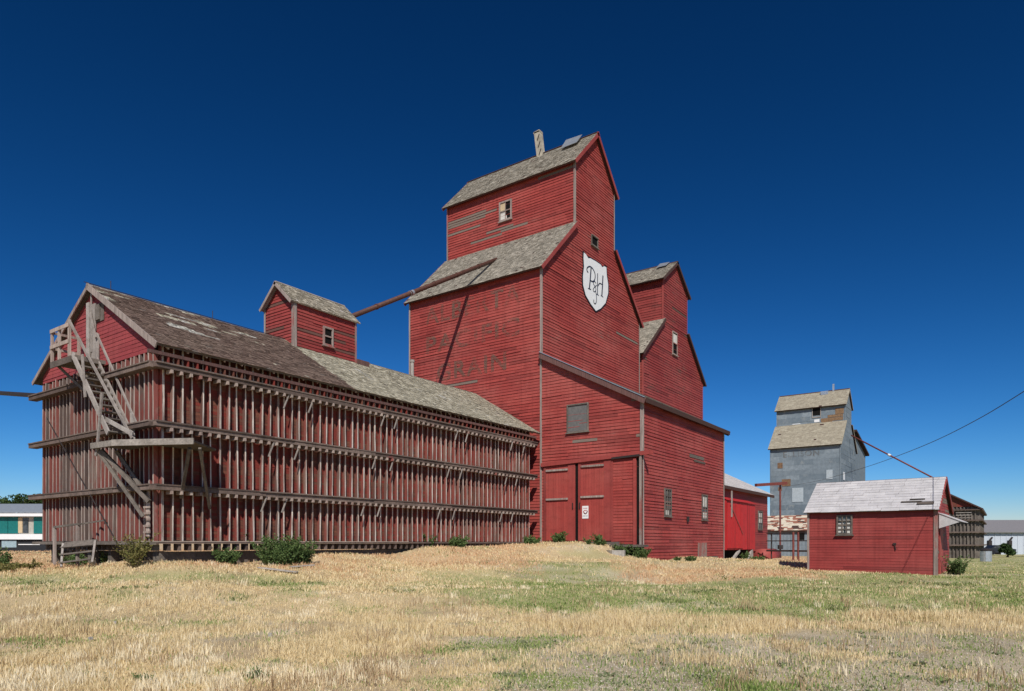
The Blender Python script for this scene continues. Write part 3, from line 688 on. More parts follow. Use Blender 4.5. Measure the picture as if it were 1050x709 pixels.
for i in range(26):
    y = 44.4+i*.48; a = P0+Vector((0,y-44.3,0))+Vector((S.z,0,-S.x))*-.0; N = Vector((-S.z,0,S.x)); N = N if N.z>0 else -N
    m.beam(a+N*.012, a+S*4.6+N*.012, .05, .02, up=N)
m.build('roof_rib', TINROOF, ro)
m = MB(); m.box((X2+.33,44.3,5.05),(X2+.36,56.8,5.26)); m.build('fascia', DARK_TRIM, K)
window(K, F2, 53.55, 54.5, 2.6, 3.85, 2, 3, .09, OLDWOOD, GLASS, cover=[(.1,.9,.35,.95)])
m = MB(); F2.box(m, 51.2, 56.3, .9, 1.02, .03, .12); m.build('ledge', RED_TRIM, K)
m = MB(); m.tube([(X2+.5,52.6,.45),(X2+.5,55.9,.45)], .62, 20); m.build('tank', RED_TRIM, K, smooth=True)
Lb = thing('loading_bay', (-14.8, 47.4, 1.1), 'bright red box-shaped loading bay raised on grey struts', 'loading bay')
X3 = -14.62; m = MB(); F3 = faceX(X3)
m.box((X2+.04,44.45,1.05),(X3,50.8,4.25)); 
u = 44.45
while u < 50.75: F3.box(m, u+.01, min(u+.2,50.8), 1.05, 4.25, 0, .02+.01*random.random()); u += .21
bx_ = m.build('wall', RED_BRIGHT, Lb)
m = MB(); m.hexa([(X3+.12,44.4,4.26),(X3+.12,50.9,4.26),(X2+.05,50.9,4.5),(X2+.05,44.4,4.5),(X3+.12,44.4,4.31),(X3+.12,50.9,4.31),(X2+.05,50.9,4.55),(X2+.05,44.4,4.55)]); m.build('roof', RED_BRIGHT, Lb)
m = MB(); F3.box(m, 44.5, 47.75, 1.15, 4.1, .04, .075); u=44.5
while u < 47.7: F3.box(m, u, u+.05, 1.15, 4.1, .075, .095); u += .30
dr = m.build('door', RED_BRIGHT, Lb)
m = MB(); F3.beam(m, (45.0,4.0),(47.65,2.1), .10, .02, .105); split(m, 'brace', RED_TRIM, dr)
m = MB(); F3.box(m, 45.1, 45.25, 3.2, 4.9, .10, .16); m.build('hanger', STAIRWOOD, Lb)
m = MB(); m.beam((X3-.05,47.3,1.0),(X3+.1,44.7,.1),.14,.16); m.beam((X3-.05,50.2,1.0),(X3+.1,48.2,.1),.14,.16); m.box((X3-.2,50.3,-.2),(X3-.05,50.5,1.04)); split(m, 'strut', STAIRWOOD, Lb)
m = MB(); F2.box(m, 44.45, 50.8, .1, 1.04, .034, .05); m.build('under_bay_shade', VOID, Lb)  # dark panel on the wall, painting in the shade beneath the raised bay

# ------------------------------------------------------------------ grain annex with outside cribbing
XR, XW = -21.0, -28.95; YB0, YB1 = 11.0, 31.1; ZF, ZE = 1.58, 7.72; XM = (XR+XW)/2; ZAp = 10.12
N_ = thing('grain_annex', (XM, 21, 1.0), 'long low granary braced with rows of vertical wooden studs, patched shingle roof', 'granary')
FR = faceX(XR); FG = faceY(YB0)
w = MB()
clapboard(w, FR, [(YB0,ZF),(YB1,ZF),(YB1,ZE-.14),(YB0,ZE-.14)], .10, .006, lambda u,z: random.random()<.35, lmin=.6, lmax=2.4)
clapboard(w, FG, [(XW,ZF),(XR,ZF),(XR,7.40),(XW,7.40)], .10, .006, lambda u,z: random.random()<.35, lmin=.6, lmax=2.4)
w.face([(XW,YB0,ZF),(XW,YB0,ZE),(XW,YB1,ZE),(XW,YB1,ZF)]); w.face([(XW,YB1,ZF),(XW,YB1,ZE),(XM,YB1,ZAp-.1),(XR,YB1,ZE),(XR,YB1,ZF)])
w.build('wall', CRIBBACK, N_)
w = MB(); clapboard(w, Face((0,YB0-.10,0),(1,0,0)), [(XW-.0,7.35),(XR,7.35),(XR,7.62),(XM,ZAp-.12),(XW,7.62)], .13, .014, lmin=2, lmax=5)
w.build('gable_wall', GABLE_RED, N_)
levels = [3.22, 5.12, 6.88]; dS = .145
def stud_run(F, us, ztop, mat, w_=.055, side=1):
    for u in us:
        m = MB(); uu = u + random.uniform(-.03,.03); t = w_*random.uniform(.8,1.3); lean = random.uniform(-.025,.025)
        zs = [ZF-.02]+levels+[ztop+random.uniform(-.05,.05)]
        rr = random.random()
        for a, b in zip(zs[:-1], zs[1:]):
            d = dS*random.uniform(.9,1.05); o = random.uniform(-.018,.018)
            p = F.p; u0 = uu+o; u1 = u0+t
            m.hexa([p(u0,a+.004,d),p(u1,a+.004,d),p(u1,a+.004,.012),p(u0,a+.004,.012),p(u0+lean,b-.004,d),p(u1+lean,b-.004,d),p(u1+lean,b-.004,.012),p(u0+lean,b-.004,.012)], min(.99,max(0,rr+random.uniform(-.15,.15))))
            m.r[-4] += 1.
        m.build('stud', mat, N_)
stud_run(FR, np.linspace(YB0+.06, YB1-.1, 65), ZE-.15, CSTUD, .052)
stud_run(FG, np.linspace(XW+.03, XR-.06, 29), 7.34, GSTUD, .06)
for i, z in enumerate(levels):
    m = MB(); e = .46
    # long side: shelf plank built of lengths, with joist ends poking out below
    y = YB0-.32
    while y < YB1+.25:
        y2 = min(y+random.uniform(3.5,5.5), YB1+.30); j = random.uniform(-.02,.02)
        FR.box(m, y+.006, y2, z-.13+j, z+j*.5, dS+.012, e-.02+random.uniform(-.015,.015)); y = y2
    y = YB0-.3
    while y < YB1+.25:
        y2 = min(y+random.uniform(3,6), YB1+.28); FR.box(m, y+.004, y2, z+.004, z+.05, dS+.05, e+random.uniform(0,.03)); y = y2
    m.build('waler', WALER, N_)
    m = MB()
    for u in np.linspace(YB0+.15, YB1-.1, 65)[::1]: FR.box(m, u, u+.07, z-.24, z-.135, dS+.02, e+.01)
    bolts = globals().setdefault('BOLTS', MB()); bolts.v  # collected per level
    nb = 34 if i == 0 else 33
    a_ = MB(); a_.v = m.v[:8*nb]; a_.f = m.f[:6*nb]; a_.r = m.r[:6*nb]; split(a_, 'bolt_block', STUD, N_)
    o8 = len(bolts.v); bolts.v += m.v[8*nb:]; bolts.f += [tuple(j-8*nb+o8 for j in f) for f in m.f[6*nb:]]; bolts.r += m.r[6*nb:]
    m = MB(); x = XW-.42
    while x < XR+.25:
        x2 = min(x+random.uniform(3,4.5), XR+.30); FG.box(m, x+.006, x2, z-.13, z, dS+.012, e-.03+random.uniform(-.01,.01)); x = x2
    x = XW-.4
    while x < XR+.25:
        x2 = min(x+random.uniform(3,4.5), XR+.3); FG.box(m, x+.006, x2, z+.004, z+.045, dS+.05, e); x = x2
    m.build('waler', WALER, N_)
    m = MB()
    for k_ in range(8):
        y = YB0+3.2+(k_//2)*4.6+(k_%2)*.95+random.uniform(-.15,.15)+i*.5; FR.beam(m, (y+.22,z-.14),(y,z-.66), .04,.04,.40,.99)
    split(m, 'tie_brace', STAIRWOOD, N_)
tag(BOLTS.build('bolt_block', STUD, N_), kind='stuff')
m = MB()      # upper doubled ledger on the long side
y = YB0-.5
while y < YB1+.2:
    y2 = min(y+random.uniform(4,6), YB1+.25); FR.box(m, y+.006, y2, 7.14, 7.24, .30, .40); y = y2
m.build('ledger', DARK_TRIM2, N_)  # dark brown ledger, its colour also deepening the shade under the eave
m = MB()
for u in np.linspace(YB0+.1, YB1-.1, 65): FR.box(m, u, u+.045, 6.95, 7.16, .30, .38)
split(m, 'cripple_stud', CRIBBACK, N_)  # darker wood chosen to deepen the eave shade by colour
m = MB()
for k_ in range(5): FR.box(m, 12.6+k_*3.7+random.uniform(-1,1), 13.2+k_*3.7, 5.10, 5.18, .395,.41)
split(m, 'paint_patch', RED_BRIGHT, N_)
# floor beam, joists and skirt
m = MB(); FR.box(m, YB0-.1, YB1, ZF-.10, ZF-.03, .0, .24); m.build('sill_beam', WALER, N_)
m = MB(); FG.box(m, XW-.55, XR+.05, ZF-.13, ZF-.03, .0, .26); m.build('sill_beam', OLDWOOD, N_)
m = MB()
for u in np.linspace(YB0+.2, YB1-.2, 60): FR.box(m, u, u+.09, ZF-.32, ZF-.104, -.1, .19)
split(m, 'joist', WALER, N_)
m = MB()
for u in np.linspace(XW+.2, XR-.2, 22): FG.box(m, u, u+.09, ZF-.32, ZF-.134, -.1, .10)
split(m, 'joist', OLDWOOD, N_)
m = MB()
for k_ in range(5): FR.box(m, YB0+.1, YB1-.1, ZF-.34-.25*(k_+1), ZF-.345-.25*k_, -.16, -.12)
for k_ in range(4): FG.box(m, XW+.3, XR-.3, ZF-.34-.25*(k_+1), ZF-.345-.25*k_, -.5, -.46)
m.build('skirt_boards', OLDWOOD, N_)
m = MB()
for x in np.linspace(XW+.3, XR-.4, 6): m.box((x,YB0+.05,-.2),(x+.22,YB0+.3,ZF-.33))
split(m, 'foundation_post', OLDWOOD, N_)
# roof
sl = (ZAp-ZE)/(XR-XM); S = Vector((-(XR-XM),0,ZAp-ZE)).normalized(); Hh = math.hypot(XR-XM, ZAp-ZE); ov = .56
P0 = Vector((XR,YB0-.27,ZE+.02))-S*ov; Ltot = YB1-YB0+.75
ysplit = 18.45-(YB0-.27)
def patch(u, s):
    t = s/(Hh+ov)
    if u > ysplit: 
        return 1 if vnoise(np.array([u]),np.array([s]),.8,3)[0] < .93 else 2
    n = vnoise(np.array([u*.8]), np.array([s*2.6]), .7, 12)[0]
    if t > .62 and u < 6.0 and n > .84: return 2
    if .40 < t < .52 and 1.5 < u < 3.2 and n > .56: return 2
    if t > .60 and u < 5.5 and n > .74: return 1
    return 0
m = MB(); sh = MB(); roof_plane(m, sh, P0, (0,1,0), Ltot, S, Hh+ov+.03, .07, .15, (.09,.24), .006, patch)
ro = m.build('roof', OLDWOOD, N_); sh.build('shingles', SH_BARN, ro)
m = MB(); sh = MB(); S2 = Vector((XM-XW,0,ZAp-ZE)).normalized(); roof_plane(m, sh, Vector((XW,YB0-.27,ZE+.02))-S2*ov, (0,1,0), Ltot, S2, Hh+ov+.03, .07, .3, (.3,.6), 0, lambda u,s: 0)
ro2 = m.build('roof', OLDWOOD, N_); sh.build('shingles', SH_BARN, ro2)
m = MB()
N = Vector((S.z,0,-S.x)); N = N if N.z>0 else -N; a = P0 + Vector((0,-.02,0)) - N*.07; m.beam(a, a+S*(Hh+ov+.06), .04, .19, up=N)
N2 = Vector((-S2.z,0,S2.x)); N2 = N2 if N2.z>0 else -N2; a = Vector((XW,YB0-.29,ZE+.02))-S2*ov-N2*.07; m.beam(a, a+S2*(Hh+ov+.06), .04, .13, up=N2)
split(m, 'rake_board', TRIM_GREY, N_)
m = MB()
for u in np.arange(YB0+.1, YB1, .62): 
    a = Vector((XR,u,ZE-.06))-S*(ov-.06)-Vector((0,0,.0)); m.beam(a, a+S*.9, .05, .12, up=N)
split(m, 'rafter_tail', STUD, N_)
for (yy) in (11.45, 15.2, 28.2):
    m = MB(); m.tube([(XM,yy,ZAp+.02),(XM,yy,ZAp+.36)], .013, 6); m.build('lightning_rod', STEEL, N_)
m = MB(); m.tube([(XM,YB0-.4,ZAp+.07),(XM,18.5,ZAp+.07)], .012, 6); m.build('ridge_cable', STEEL, N_)
# gable door and boards
m = MB(); FG.box(m, -25.36, -25.16, 7.5, 9.62, .13, .17); FG.box(m, -24.98, -24.72, 7.5, 9.50, .13, .165, .8); FG.box(m, -24.70,-24.50, 7.45, 8.45, .13,.16); m.build('door_frame', STAIRWOOD, N_)
m = MB(); FG.box(m, -25.16, -24.98, 7.5, 9.5, .125, .14); m.build('door', OLDWOOD, N_)
m = MB(); FG.box(m, -24.68, -24.18, 8.85, 9.45, .12, .14); FG.box(m, -24.68,-24.4, 8.9, 9.4, .15,.19,.3); m.build('shutter', OLDWOOD, N_)
m = MB(); FG.box(m, -24.98, -24.92, 7.9, 9.85, .172, .20); FG.beam(m, (-24.95,9.2),(-24.55,8.3), .09,.03,.22,.9); m.build('loose_board', STAIRWOOD, N_)
m = MB(); m.tube([FG.p(-27.82,5.96,.42), FG.p(-22.72,1.56,.42)], .02, 6); m.build('tie_rod', STEEL, N_)
# staircase and landing
st = MB(); so_, si_ = 9.9, 10.55
zt0 = 7.40; zt1 = 4.62; xt0, xt1 = -24.12, -21.75
for yy in (so_, si_+.05): st.beam((xt0,yy,zt0+.1),(xt1,yy,zt1+.15), .045, .17, up=(.7,0,.7))
sc_ = st.build('staircase', STAIRWOOD, N_)
t = MB()
for k_ in range(12):
    f_ = (k_+.7)/12.4; x = xt0+(xt1-xt0)*f_; z = zt0+(zt1-zt0)*f_+.06; t.box((x-.13,so_+.03,z-.02),(x+.13,si_,z+.02))
split(t, 'tread', OLDWOOD, sc_)
t = MB(); t.beam((-24.25,so_-.05,8.58),(-21.45,10.45,4.66), .045,.085, up=(.6,0,.8), r=.9); t.beam((-24.2,si_+.1,8.35),(-21.6,si_+.1,5.15), .04,.07, up=(.6,0,.8)); split(t, 'handrail', STAIRWOOD, sc_)
t = MB()
t.beam((-22.05,so_-.04,6.0),(-22.38,so_-.04,4.3), .10,.05, up=(0,1,0)); t.beam((-23.35,so_-.04,7.35),(-23.15,so_-.04,6.0), .10,.04, up=(0,1,0)); t.beam((-22.3,so_+.1,5.3),(-20.9,10.2,4.7), .12,.05, up=(0,1,0),r=.3)
t.beam((-21.9,si_+.1,5.5),(-21.75,si_+.1,4.6), .07,.05, up=(0,1,0)); t.beam((-22.35,so_-.02,4.45),(-22.5,so_-.02,4.15),.12,.05,up=(0,1,0))
split(t, 'rail_post', STAIRWOOD, sc_)
pl = MB(); pz = 7.42
pl.box((-25.6,so_-.02,pz-.06),(-24.15,YB0-.15,pz)); pl.box((-25.62,so_-.06,pz-.18),(-24.12,so_-.025,pz+.02)); pl.box((-24.14,so_-.02,pz-.1),(-23.9,YB0-.2,pz+.02))
pf = pl.build('platform', OLDWOOD, N_)
t = MB()
for x in (-25.57,-25.03,-24.3): t.box((x-.045,so_-.05,pz-.15),(x+.045,so_+.02,8.5 if x<-24.5 else 8.62))
t.box((-25.6,YB0-.35,pz),(-25.52,YB0-.27,8.45))
t.box((-25.6,so_-.075,8.38),(-24.25,so_-.052,8.50)); t.box((-25.6,so_-.075,7.86),(-24.25,so_-.052,7.98)); t.box((-25.62,so_,8.38),(-25.58,YB0-.2,8.46)); t.box((-25.62,so_,7.86),(-25.58,YB0-.2,7.94))
split(t, 'railing', STUD, pf)
t = MB(); t.beam((-25.4,so_+.1,pz-.1),(-24.6,YB0-.2,6.2),.08,.08); t.beam((-24.3,so_+.1,pz-.1),(-23.9,YB0-.2,6.2),.08,.08); split(t, 'brace', OLDWOOD, pf)
ld = MB(); lz = 4.50
def slab(mb, pts, z0, z1):
    k = len(pts); mb.face([(x,y,z1) for x,y in pts]); mb.face([(x,y,z0) for x,y in reversed(pts)])
    for i in range(k): a,b = pts[i],pts[(i+1)%k]; mb.face([(*a,z0),(*b,z0),(*b,z1),(*a,z1)], random.random())
slab(ld, [(-22.55,9.82),(-21.2,9.82),(-19.25,11.12),(-20.5,12.6),(-20.98,12.6),(-20.98,10.98),(-22.55,10.98)], lz-.06, lz)
lo = ld.build('landing', OLDWOOD, N_)
t = MB(); t.beam((-22.6,9.79,lz-.06),(-21.18,9.79,lz-.08),.05,.17); t.beam((-21.22,9.76,lz-.08),(-19.2,11.10,lz-.04),.05,.18); split(t, 'edge_board', LANDWOOD, lo)
t = MB(); t.beam((-22.3,9.95,lz-.2),(-21.05,10.75,2.75),.12,.12); t.beam((-22.1,10.3,lz-.2),(-21.3,10.85,2.9),.09,.1); t.beam((-19.6,11.2,lz-.2),(-20.8,11.6,2.9),.09,.09); t.beam((-19.4,11.4,lz-.2),(-20.7,12.5,2.6),.08,.08); t.beam((-22.4,9.9,lz-.2),(-21.2,10.65,2.3),.06,.1); split(t, 'brace', OLDWOOD, lo)
m = MB(); m.box((-21.35,YB0-.20,1.7),(-21.15,YB0-.16,3.1)); 
for k_ in range(7): m.box((-21.42,YB0-.24,1.8+k_*.19),(-21.08,YB0-.20,1.86+k_*.19))
m.build('ladder', STUD, N_)

# cupola on the annex roof
CX0, CX1, CY0, CY1 = -26.38, -24.42, 18.55, 21.95; CZ0, CZE, CZA = 9.3, 11.72, 12.62
Q = thing('head_house', (-25.4, 20.2, 10.2), 'small red gabled cupola with one window on the long roof', 'cupola')
w = MB(); FQx, FQy = faceX(CX1), faceY(CY0); cm = (CX0+CX1)/2
clapboard(w, FQx, [(CY0,CZ0),(CY1,CZ0),(CY1,CZE),(CY0,CZE)], .135, .030, lambda u,z: random.random()<.07, lmin=1.0, lmax=2.5)
clapboard(w, FQy, [(CX0,CZ0),(CX1,CZ0),(CX1,CZE),(cm,CZA-.06),(CX0,CZE)], .135, .030, lambda u,z: random.random()<.18, lmin=1.0, lmax=2.5)
w.face([(CX0,CY0,CZ0),(CX0,CY0,CZE),(CX0,CY1,CZE),(CX0,CY1,CZ0)]); w.face([(CX0,CY1,CZ0),(CX0,CY1,CZE),(cm,CY1,CZA-.06),(CX1,CY1,CZE),(CX1,CY1,CZ0)])
w.build('wall', RED_W, Q)
for sg_ in (1,-1):
    xe = CX1 if sg_ > 0 else CX0; S = Vector((cm-xe,0,CZA-CZE)).normalized(); H = math.hypot(cm-xe,CZA-CZE); m = MB(); sh = MB()
    roof_plane(m, sh, Vector((xe,CY0-.22,CZE+.05))-S*.17, (0,1,0), CY1-CY0+.40, S, H+.21, .05, .14, (.09,.2), .02, None, curl=.03)
    ro = m.build('roof', STAIRWOOD, Q); sh.build('shingles', SH_LIGHT, ro)
    N = Vector((S.z,0,-S.x)); N = N if N.z>0 else -N; m = MB(); a = Vector((xe,CY0-.24,CZE+.03))-S*.17-N*.05; m.beam(a, a+S*(H+.21), .035,.12, up=N); split(m, 'rake_board', TRIM_GREY, Q)
m = MB(); FQx.box(m, CY0-.03, CY0+.1, CZ0, CZE-.02, .04, .06); FQy.box(m, CX1-.1, CX1+.058, CZ0, CZE-.02, .04,.06); FQx.box(m, CY1-.08, CY1+.02, CZ0, CZE-.02, .04,.06); FQy.box(m, CX0-.04, CX0+.06, CZ0, CZE-.02,.04,.06); split(m, 'corner_board', TRIM_GREY, Q)
window(Q, FQx, 20.12, 20.52, 10.28, 10.95, 1, 2, .08, TRIM_GREY, VOID)
m = MB(); m.box((-24.9,21.98,9.6),(-24.3,22.7,9.98)); m.build('roof_curb', DARK_TRIM2, Q)

# spout from the elevator down to the cupola
SP = thing('grain_spout', (-25.2, 28, 15), 'long rusty pipe running down from the tall elevator roof to the cupola', 'pipe')
p0, p1 = Vector((-25.1,22.1,12.05)), Vector((-25.17,33.85,18.72))
m = MB(); m.tube([p0, p0.lerp(p1,.5), p1], .118, 14); m.build('pipe', RUST, SP, smooth=True)
m = MB(); 
for t_ in (.155,.36,.52,.68,.85): a = p0.lerp(p1,t_); d = (p1-p0).normalized(); m.tube([a-d*.05,a+d*.05], .138, 14)
m.build('flange', RUST, SP)
m = MB(); a = p0.lerp(p1,.365); m.tube([a-d*.15,a+d*.15], .136, 14); m.build('clamp', GALV, SP)
# pale stub post by the roof edge
pp = thing('vent_pipe', (-25.0,26.32,10.1), 'short pale capped post on the ridge near the tall elevator', 'vent pipe')
m = MB(); m.tube([(-25.0,26.32,9.9),(-25.0,26.32,10.9)], .09, 10); m.build('pipe', STAIRWOOD, pp)
m = MB(); m.tube([(-25.0,26.32,10.85),(-25.0,26.32,10.97)], .12, 10); m.build('cap', STAIRWOOD, pp)

LP = thing('grain_spout', (-29.3, 11.6, 7.0), 'dark pipe leaving the staircase end of the granary towards the left', 'pipe')
m = MB(); m.tube([(-28.9,11.2,6.95),(-46,11.9,9.6)], .09, 10); m.build('pipe', STEEL, LP)
m = MB(); m.tube([(-46,11.9,.5),(-46,11.9,9.8)], .12, 10); m.build('post', OLDWOOD, LP)

# low rail and fallen steps at the gable foot
rl = thing('handrail', (-25.6,10.3,.9), 'weathered low wooden rail standing at the foot of the gable', 'rail')
m = MB(); 
for x in (-26.45,-24.72): m.box((x-.05,10.26,.4),(x+.05,10.34,2.02 if x<-26 else 2.08))
split(m, 'post', TRIM_GREY, rl)
m = MB(); m.beam((-26.5,10.3,2.04),(-24.6,10.3,2.12),.05,.07); m.beam((-24.8,10.3,2.10),(-24.0,10.85,2.25),.04,.05); split(m, 'rail', OLDWOOD, rl)
fs = thing('wooden_steps', (-24,9.9,.9), 'small tilted wooden steps lying in dry weeds by the gable', 'steps')
m = MB(); m.beam((-25.05,10.0,1.46),(-24.55,9.75,.72),.06,.12); m.beam((-23.6,10.35,1.55),(-23.0,10.0,.88),.06,.12); split(m, 'stringer', STAIRWOOD, fs)
m = MB(); 
for t_ in (.05,.45,.8):
    a = Vector((-25.05,10.0,1.46)).lerp(Vector((-24.55,9.75,.72)),t_); b = Vector((-23.6,10.35,1.55)).lerp(Vector((-23.0,10.0,.88)),t_); m.beam(a,b,.26 if t_<.1 else .2,.05,up=(.1,-.6,.6) if t_<.1 else (0,0,1))
split(m, 'tread', OLDWOOD, fs)

# ------------------------------------------------------------------ small red shed on the right
shed = thing('red_shed', (-2.26,32.97,.1), 'small red clapboard shed with pale roof and one paned window', 'shed', rz=R(-3.2))
U = Vector((math.cos(R(-3.2)), math.sin(R(-3.2)), 0)); WS, DSH = 4.98, 3.9
FS = Face((-2.26,32.97,0), U); FSR = Face((-2.26,32.97,0), Vector((-U.y,U.x,0)))
w = MB(); zb, ze2, za2 = -.1, 2.98, 4.30
clapboard(w, FS, [(-WS,zb),(0,zb),(0,ze2),(-WS,ze2)], .118, .016, lmin=2.5, lmax=5)
clapboard(w, FSR, [(0,zb),(DSH,zb),(DSH,ze2),(DSH/2,za2-.1),(0,ze2)], .118, .016, lambda u,z: random.random()<.12, lmin=1, lmax=3)
Pb = lambda u,z: FS.p(u,z,-DSH); w.face([Pb(-WS,zb),Pb(-WS,ze2),Pb(0,ze2),Pb(0,zb)])
Lf = lambda v,z: FS.p(-WS,z,-v); w.face([Lf(0,zb),Lf(0,ze2),Lf(DSH/2,za2-.1),Lf(DSH,ze2),Lf(DSH,zb)])
w.build('wall', RED_SHED, shed)
for sg_ in (1,-1):
    S = (FS.N*(-sg_)*(DSH/2)+Vector((0,0,za2-ze2))).normalized(); H = math.hypot(DSH/2, za2-ze2)
    e0 = FS.p(-WS-.12, ze2+.03, 0 if sg_>0 else -DSH); m = MB(); sh = MB()
    roof_plane(m, sh, e0-S*.26, U, WS+.26, S, H+.27, .05, .22, (.5,.9), .0, None, curl=.012)
    ro = m.build('roof', DARK_TRIM, shed); sh.build('roofing', TINROOF, ro)
m = MB(); 
for sg_ in (1,-1):
    S = (FS.N*(-sg_)*(DSH/2)+Vector((0,0,za2-ze2))).normalized(); a = FS.p(.14, ze2-.03, 0 if sg_>0 else -DSH)-S*.24; m.beam(a, a+S*(math.hypot(DSH/2,za2-ze2)+.24), .035,.13, up=FS.N.cross(U) )
split(m, 'rake_board', RED_TRIM, shed)
m = MB(); FS.box(m, -.09, .05, zb, ze2-.03, .026, .045); FSR.box(m, -.03, .10, zb, ze2-.03, .026, .047); FS.box(m, -WS-.02, -WS+.07, zb, ze2-.03, .026,.045); split(m, 'corner_board', TRIM_GREY, shed)
window(shed, FS, -WS+1.28, -WS+1.80, 1.92, 2.66, 3, 4, .06, OLDWOOD, GLASS, cover=[(.0,.42,.05,.6),(.55,.95,.02,.62),(.1,.9,.7,.8)], sill=True)
m = MB(); FS.box(m, -1.56,-1.44,1.42,1.50,.02,.06); FS.beam(m, (-1.5,1.45),(-1.45,1.2),.03,.02,.05); m.build('bracket', STEEL, shed)
# lifted roof sheet
m = MB(); S = (FS.N*(-1)*(DSH/2)+Vector((0,0,za2-ze2))).normalized(); nn = U.cross(S); a = FS.p(-1.35,ze2+.05,0)
for (u,s,l,h,t_) in ((-1.30,.28,.75,.10,.05),(-1.0,.48,.55,.06,.06),(-.7,.08,.6,.22,.03)):
    q_ = FS.p(u,ze2+.03,0)+S*s; m.hexa([q_+nn*.03,q_+U*l+nn*.03,q_+U*l+S*h+nn*.03,q_+S*h+nn*.03,q_+nn*(.03+t_),q_+U*l+nn*(.03+t_),q_+U*l+S*h+nn*.04,q_+S*h+nn*.04])
m.build('torn_board', OLDWOOD, shed)
# door awning on the right gable
m = MB(); P1, P2 = FSR.p(.35,2.72,.03), FSR.p(2.5,2.72,.03); P3, P4 = FSR.p(2.5,2.35,.85), FSR.p(.35,2.35,.85)
m.hexa([P4,P3,P2,P1,P4+Vector((0,0,.03)),P3+Vector((0,0,.03)),P2+Vector((0,0,.03)),P1+Vector((0,0,.03))]); 
m.face([FSR.p(.38,2.70,.05),FSR.p(.38,2.1,.05),FSR.p(.38,2.36,.8)]); m.build('awning', TINROOF, shed)
m = MB(); FSR.box(m, .7, 1.6, .2, 2.1, .02, .05); m.build('door', RED_V, shed)

# ------------------------------------------------------------------ far granary on the right
ORG_GROUND = 0
fg = thing('far_granary', (-8,115,-.4), 'distant stud-braced granary with dark roof rising behind the small shed', 'granary')
fx, fy = -2.63, 102.3; fW, fL = 9.2, 22; z0_, ze3, za3 = -.6, 5.9, 8.5
F5, F6 = faceY(fy), faceX(fx)
w = MB(); w.face([F5.p(fx-fW,z0_),F5.p(fx,z0_),F5.p(fx,ze3),F5.p(fx-fW/2,za3),F5.p(fx-fW,ze3)]); w.face([F6.p(fy,z0_),F6.p(fy+fL,z0_),F6.p(fy+fL,ze3),F6.p(fy,ze3)])
for (F,a,b) in ((F5,fx-fW,fx),(F6,fy,fy+fL)):
    for u in np.arange(a+.1, b, .38): F.box(w, u, u+.14, z0_, ze3+.05, .0, .16)
w.build('wall', OLDWOOD, fg)
w = MB()
for z in (1.15,2.75,4.2,5.5):
    F5.box(w, fx-fW-.4, fx+.45, z, z+.16, .17, .50); F6.box(w, fy-.45, fy+fL, z, z+.16, .17, .50)
w.build('waler', WALER, fg)
w = MB(); F5.face = None
w.face([F5.p(fx-fW+.1,5.98,.17),F5.p(fx-.1,5.98,.17),F5.p(fx-fW/2,za3-.1,.17)]); w.build('gable_board', CRIBBACK, fg)
for sg_ in (1,-1):
    xe = fx if sg_>0 else fx-fW; S = Vector((fx-fW/2-xe,0,za3-ze3)).normalized(); m = MB()
    roof_plane(m, None, Vector((xe,fy-.6,ze3+.1))-S*.6, (0,1,0), fL+1, S, math.hypot(fW/2,za3-ze3)+.6, .16); m.build('roof', DARK_TRIM, fg)
m = MB(); F5.box(m, -4.9,-3.3,4.55,4.62,.5,.55); F5.box(m,-4.9,-3.3,4.9,4.97,.5,.55); F5.box(m,-4.9,-3.3,5.2,5.27,.5,.55); m.build('vent_slat', STAIRWOOD, fg)
m = MB(); m.box((fx-fW/2-1,fy+1.5,8.2),(fx-fW/2+1,fy+4.5,9.0)); m.face([(fx-fW/2-1.2,fy+1.3,8.95),(fx-fW/2+1.2,fy+1.3,8.95),(fx-fW/2,fy+1.3,9.4)]); m.build('cupola', RED_W, fg)

# ------------------------------------------------------------------ grey tin elevator in the distance
gx, gy = -18.34, 103.46; gl = -27.6
G = thing('grey_elevator', (-23,109,0), 'distant grey tin-clad elevator with pale weathered roofs behind the small shed', 'grain elevator')
SH_TAN = weathered('tan roof shingles', (.42,.38,.29), (.33,.29,.22), vert=None, dark=(.17,.145,.11))
elevator(G, gx, gl, (103.46,107.0,109.4,111.76,115.4), (-.8,15.35,18.7,21.35,23.6), GREYMETAL, SH_TAN, GREYMETAL, pitch=.7, lip=.012, ov=.45, shing=(.32,(.3,.7)), rakemat=SH_TAN, thick=.16)
FG1, FG2 = faceY(gy), faceY(107.0); FG3 = faceX(gx)
def flat(F, rects, n, name, mat, parent):
    m = MB()
    for (a,b,c,d) in rects: F.box(m, a, b, c, d, .02, n)
    return split(m, name, mat, parent)
flat(FG2, [(-22.6,-21.6,19.9,21.1)], .05, 'window', VOID, G)
flat(FG2, [(-22.7,-22.62,19.7,21.2),(-21.58,-21.5,19.7,21.2),(-22.7,-21.5,19.55,19.68)], .08, 'window_frame', STAIRWOOD, G)
flat(FG2, [(-21.5,-18.6,18.9,19.35),(-20.6,-18.6,19.4,19.75),(-19.6,-18.5,19.8,20.6),(-20.2,-19.5,20.9,21.35),(-21.4,-20.0,18.75,18.9)], .04, 'bare_patch', plain('rusty bare boards',(.26,.16,.09),.9,var=.5), G)
flat(FG2, [(-22.4,-21.7,18.9,19.3),(-25.4,-24.3,18.85,18.95)], .05, 'pale_sheet', WHITE, G)
flat(FG1, [(-26.6,-25.9,12.2,13.0),(-26.0,-24.8,9.6,10.6),(-26.5,-26.0,9.0,9.5)], .04, 'bare_patch', plain('rust patch',(.24,.14,.08),.9,var=.6), G)
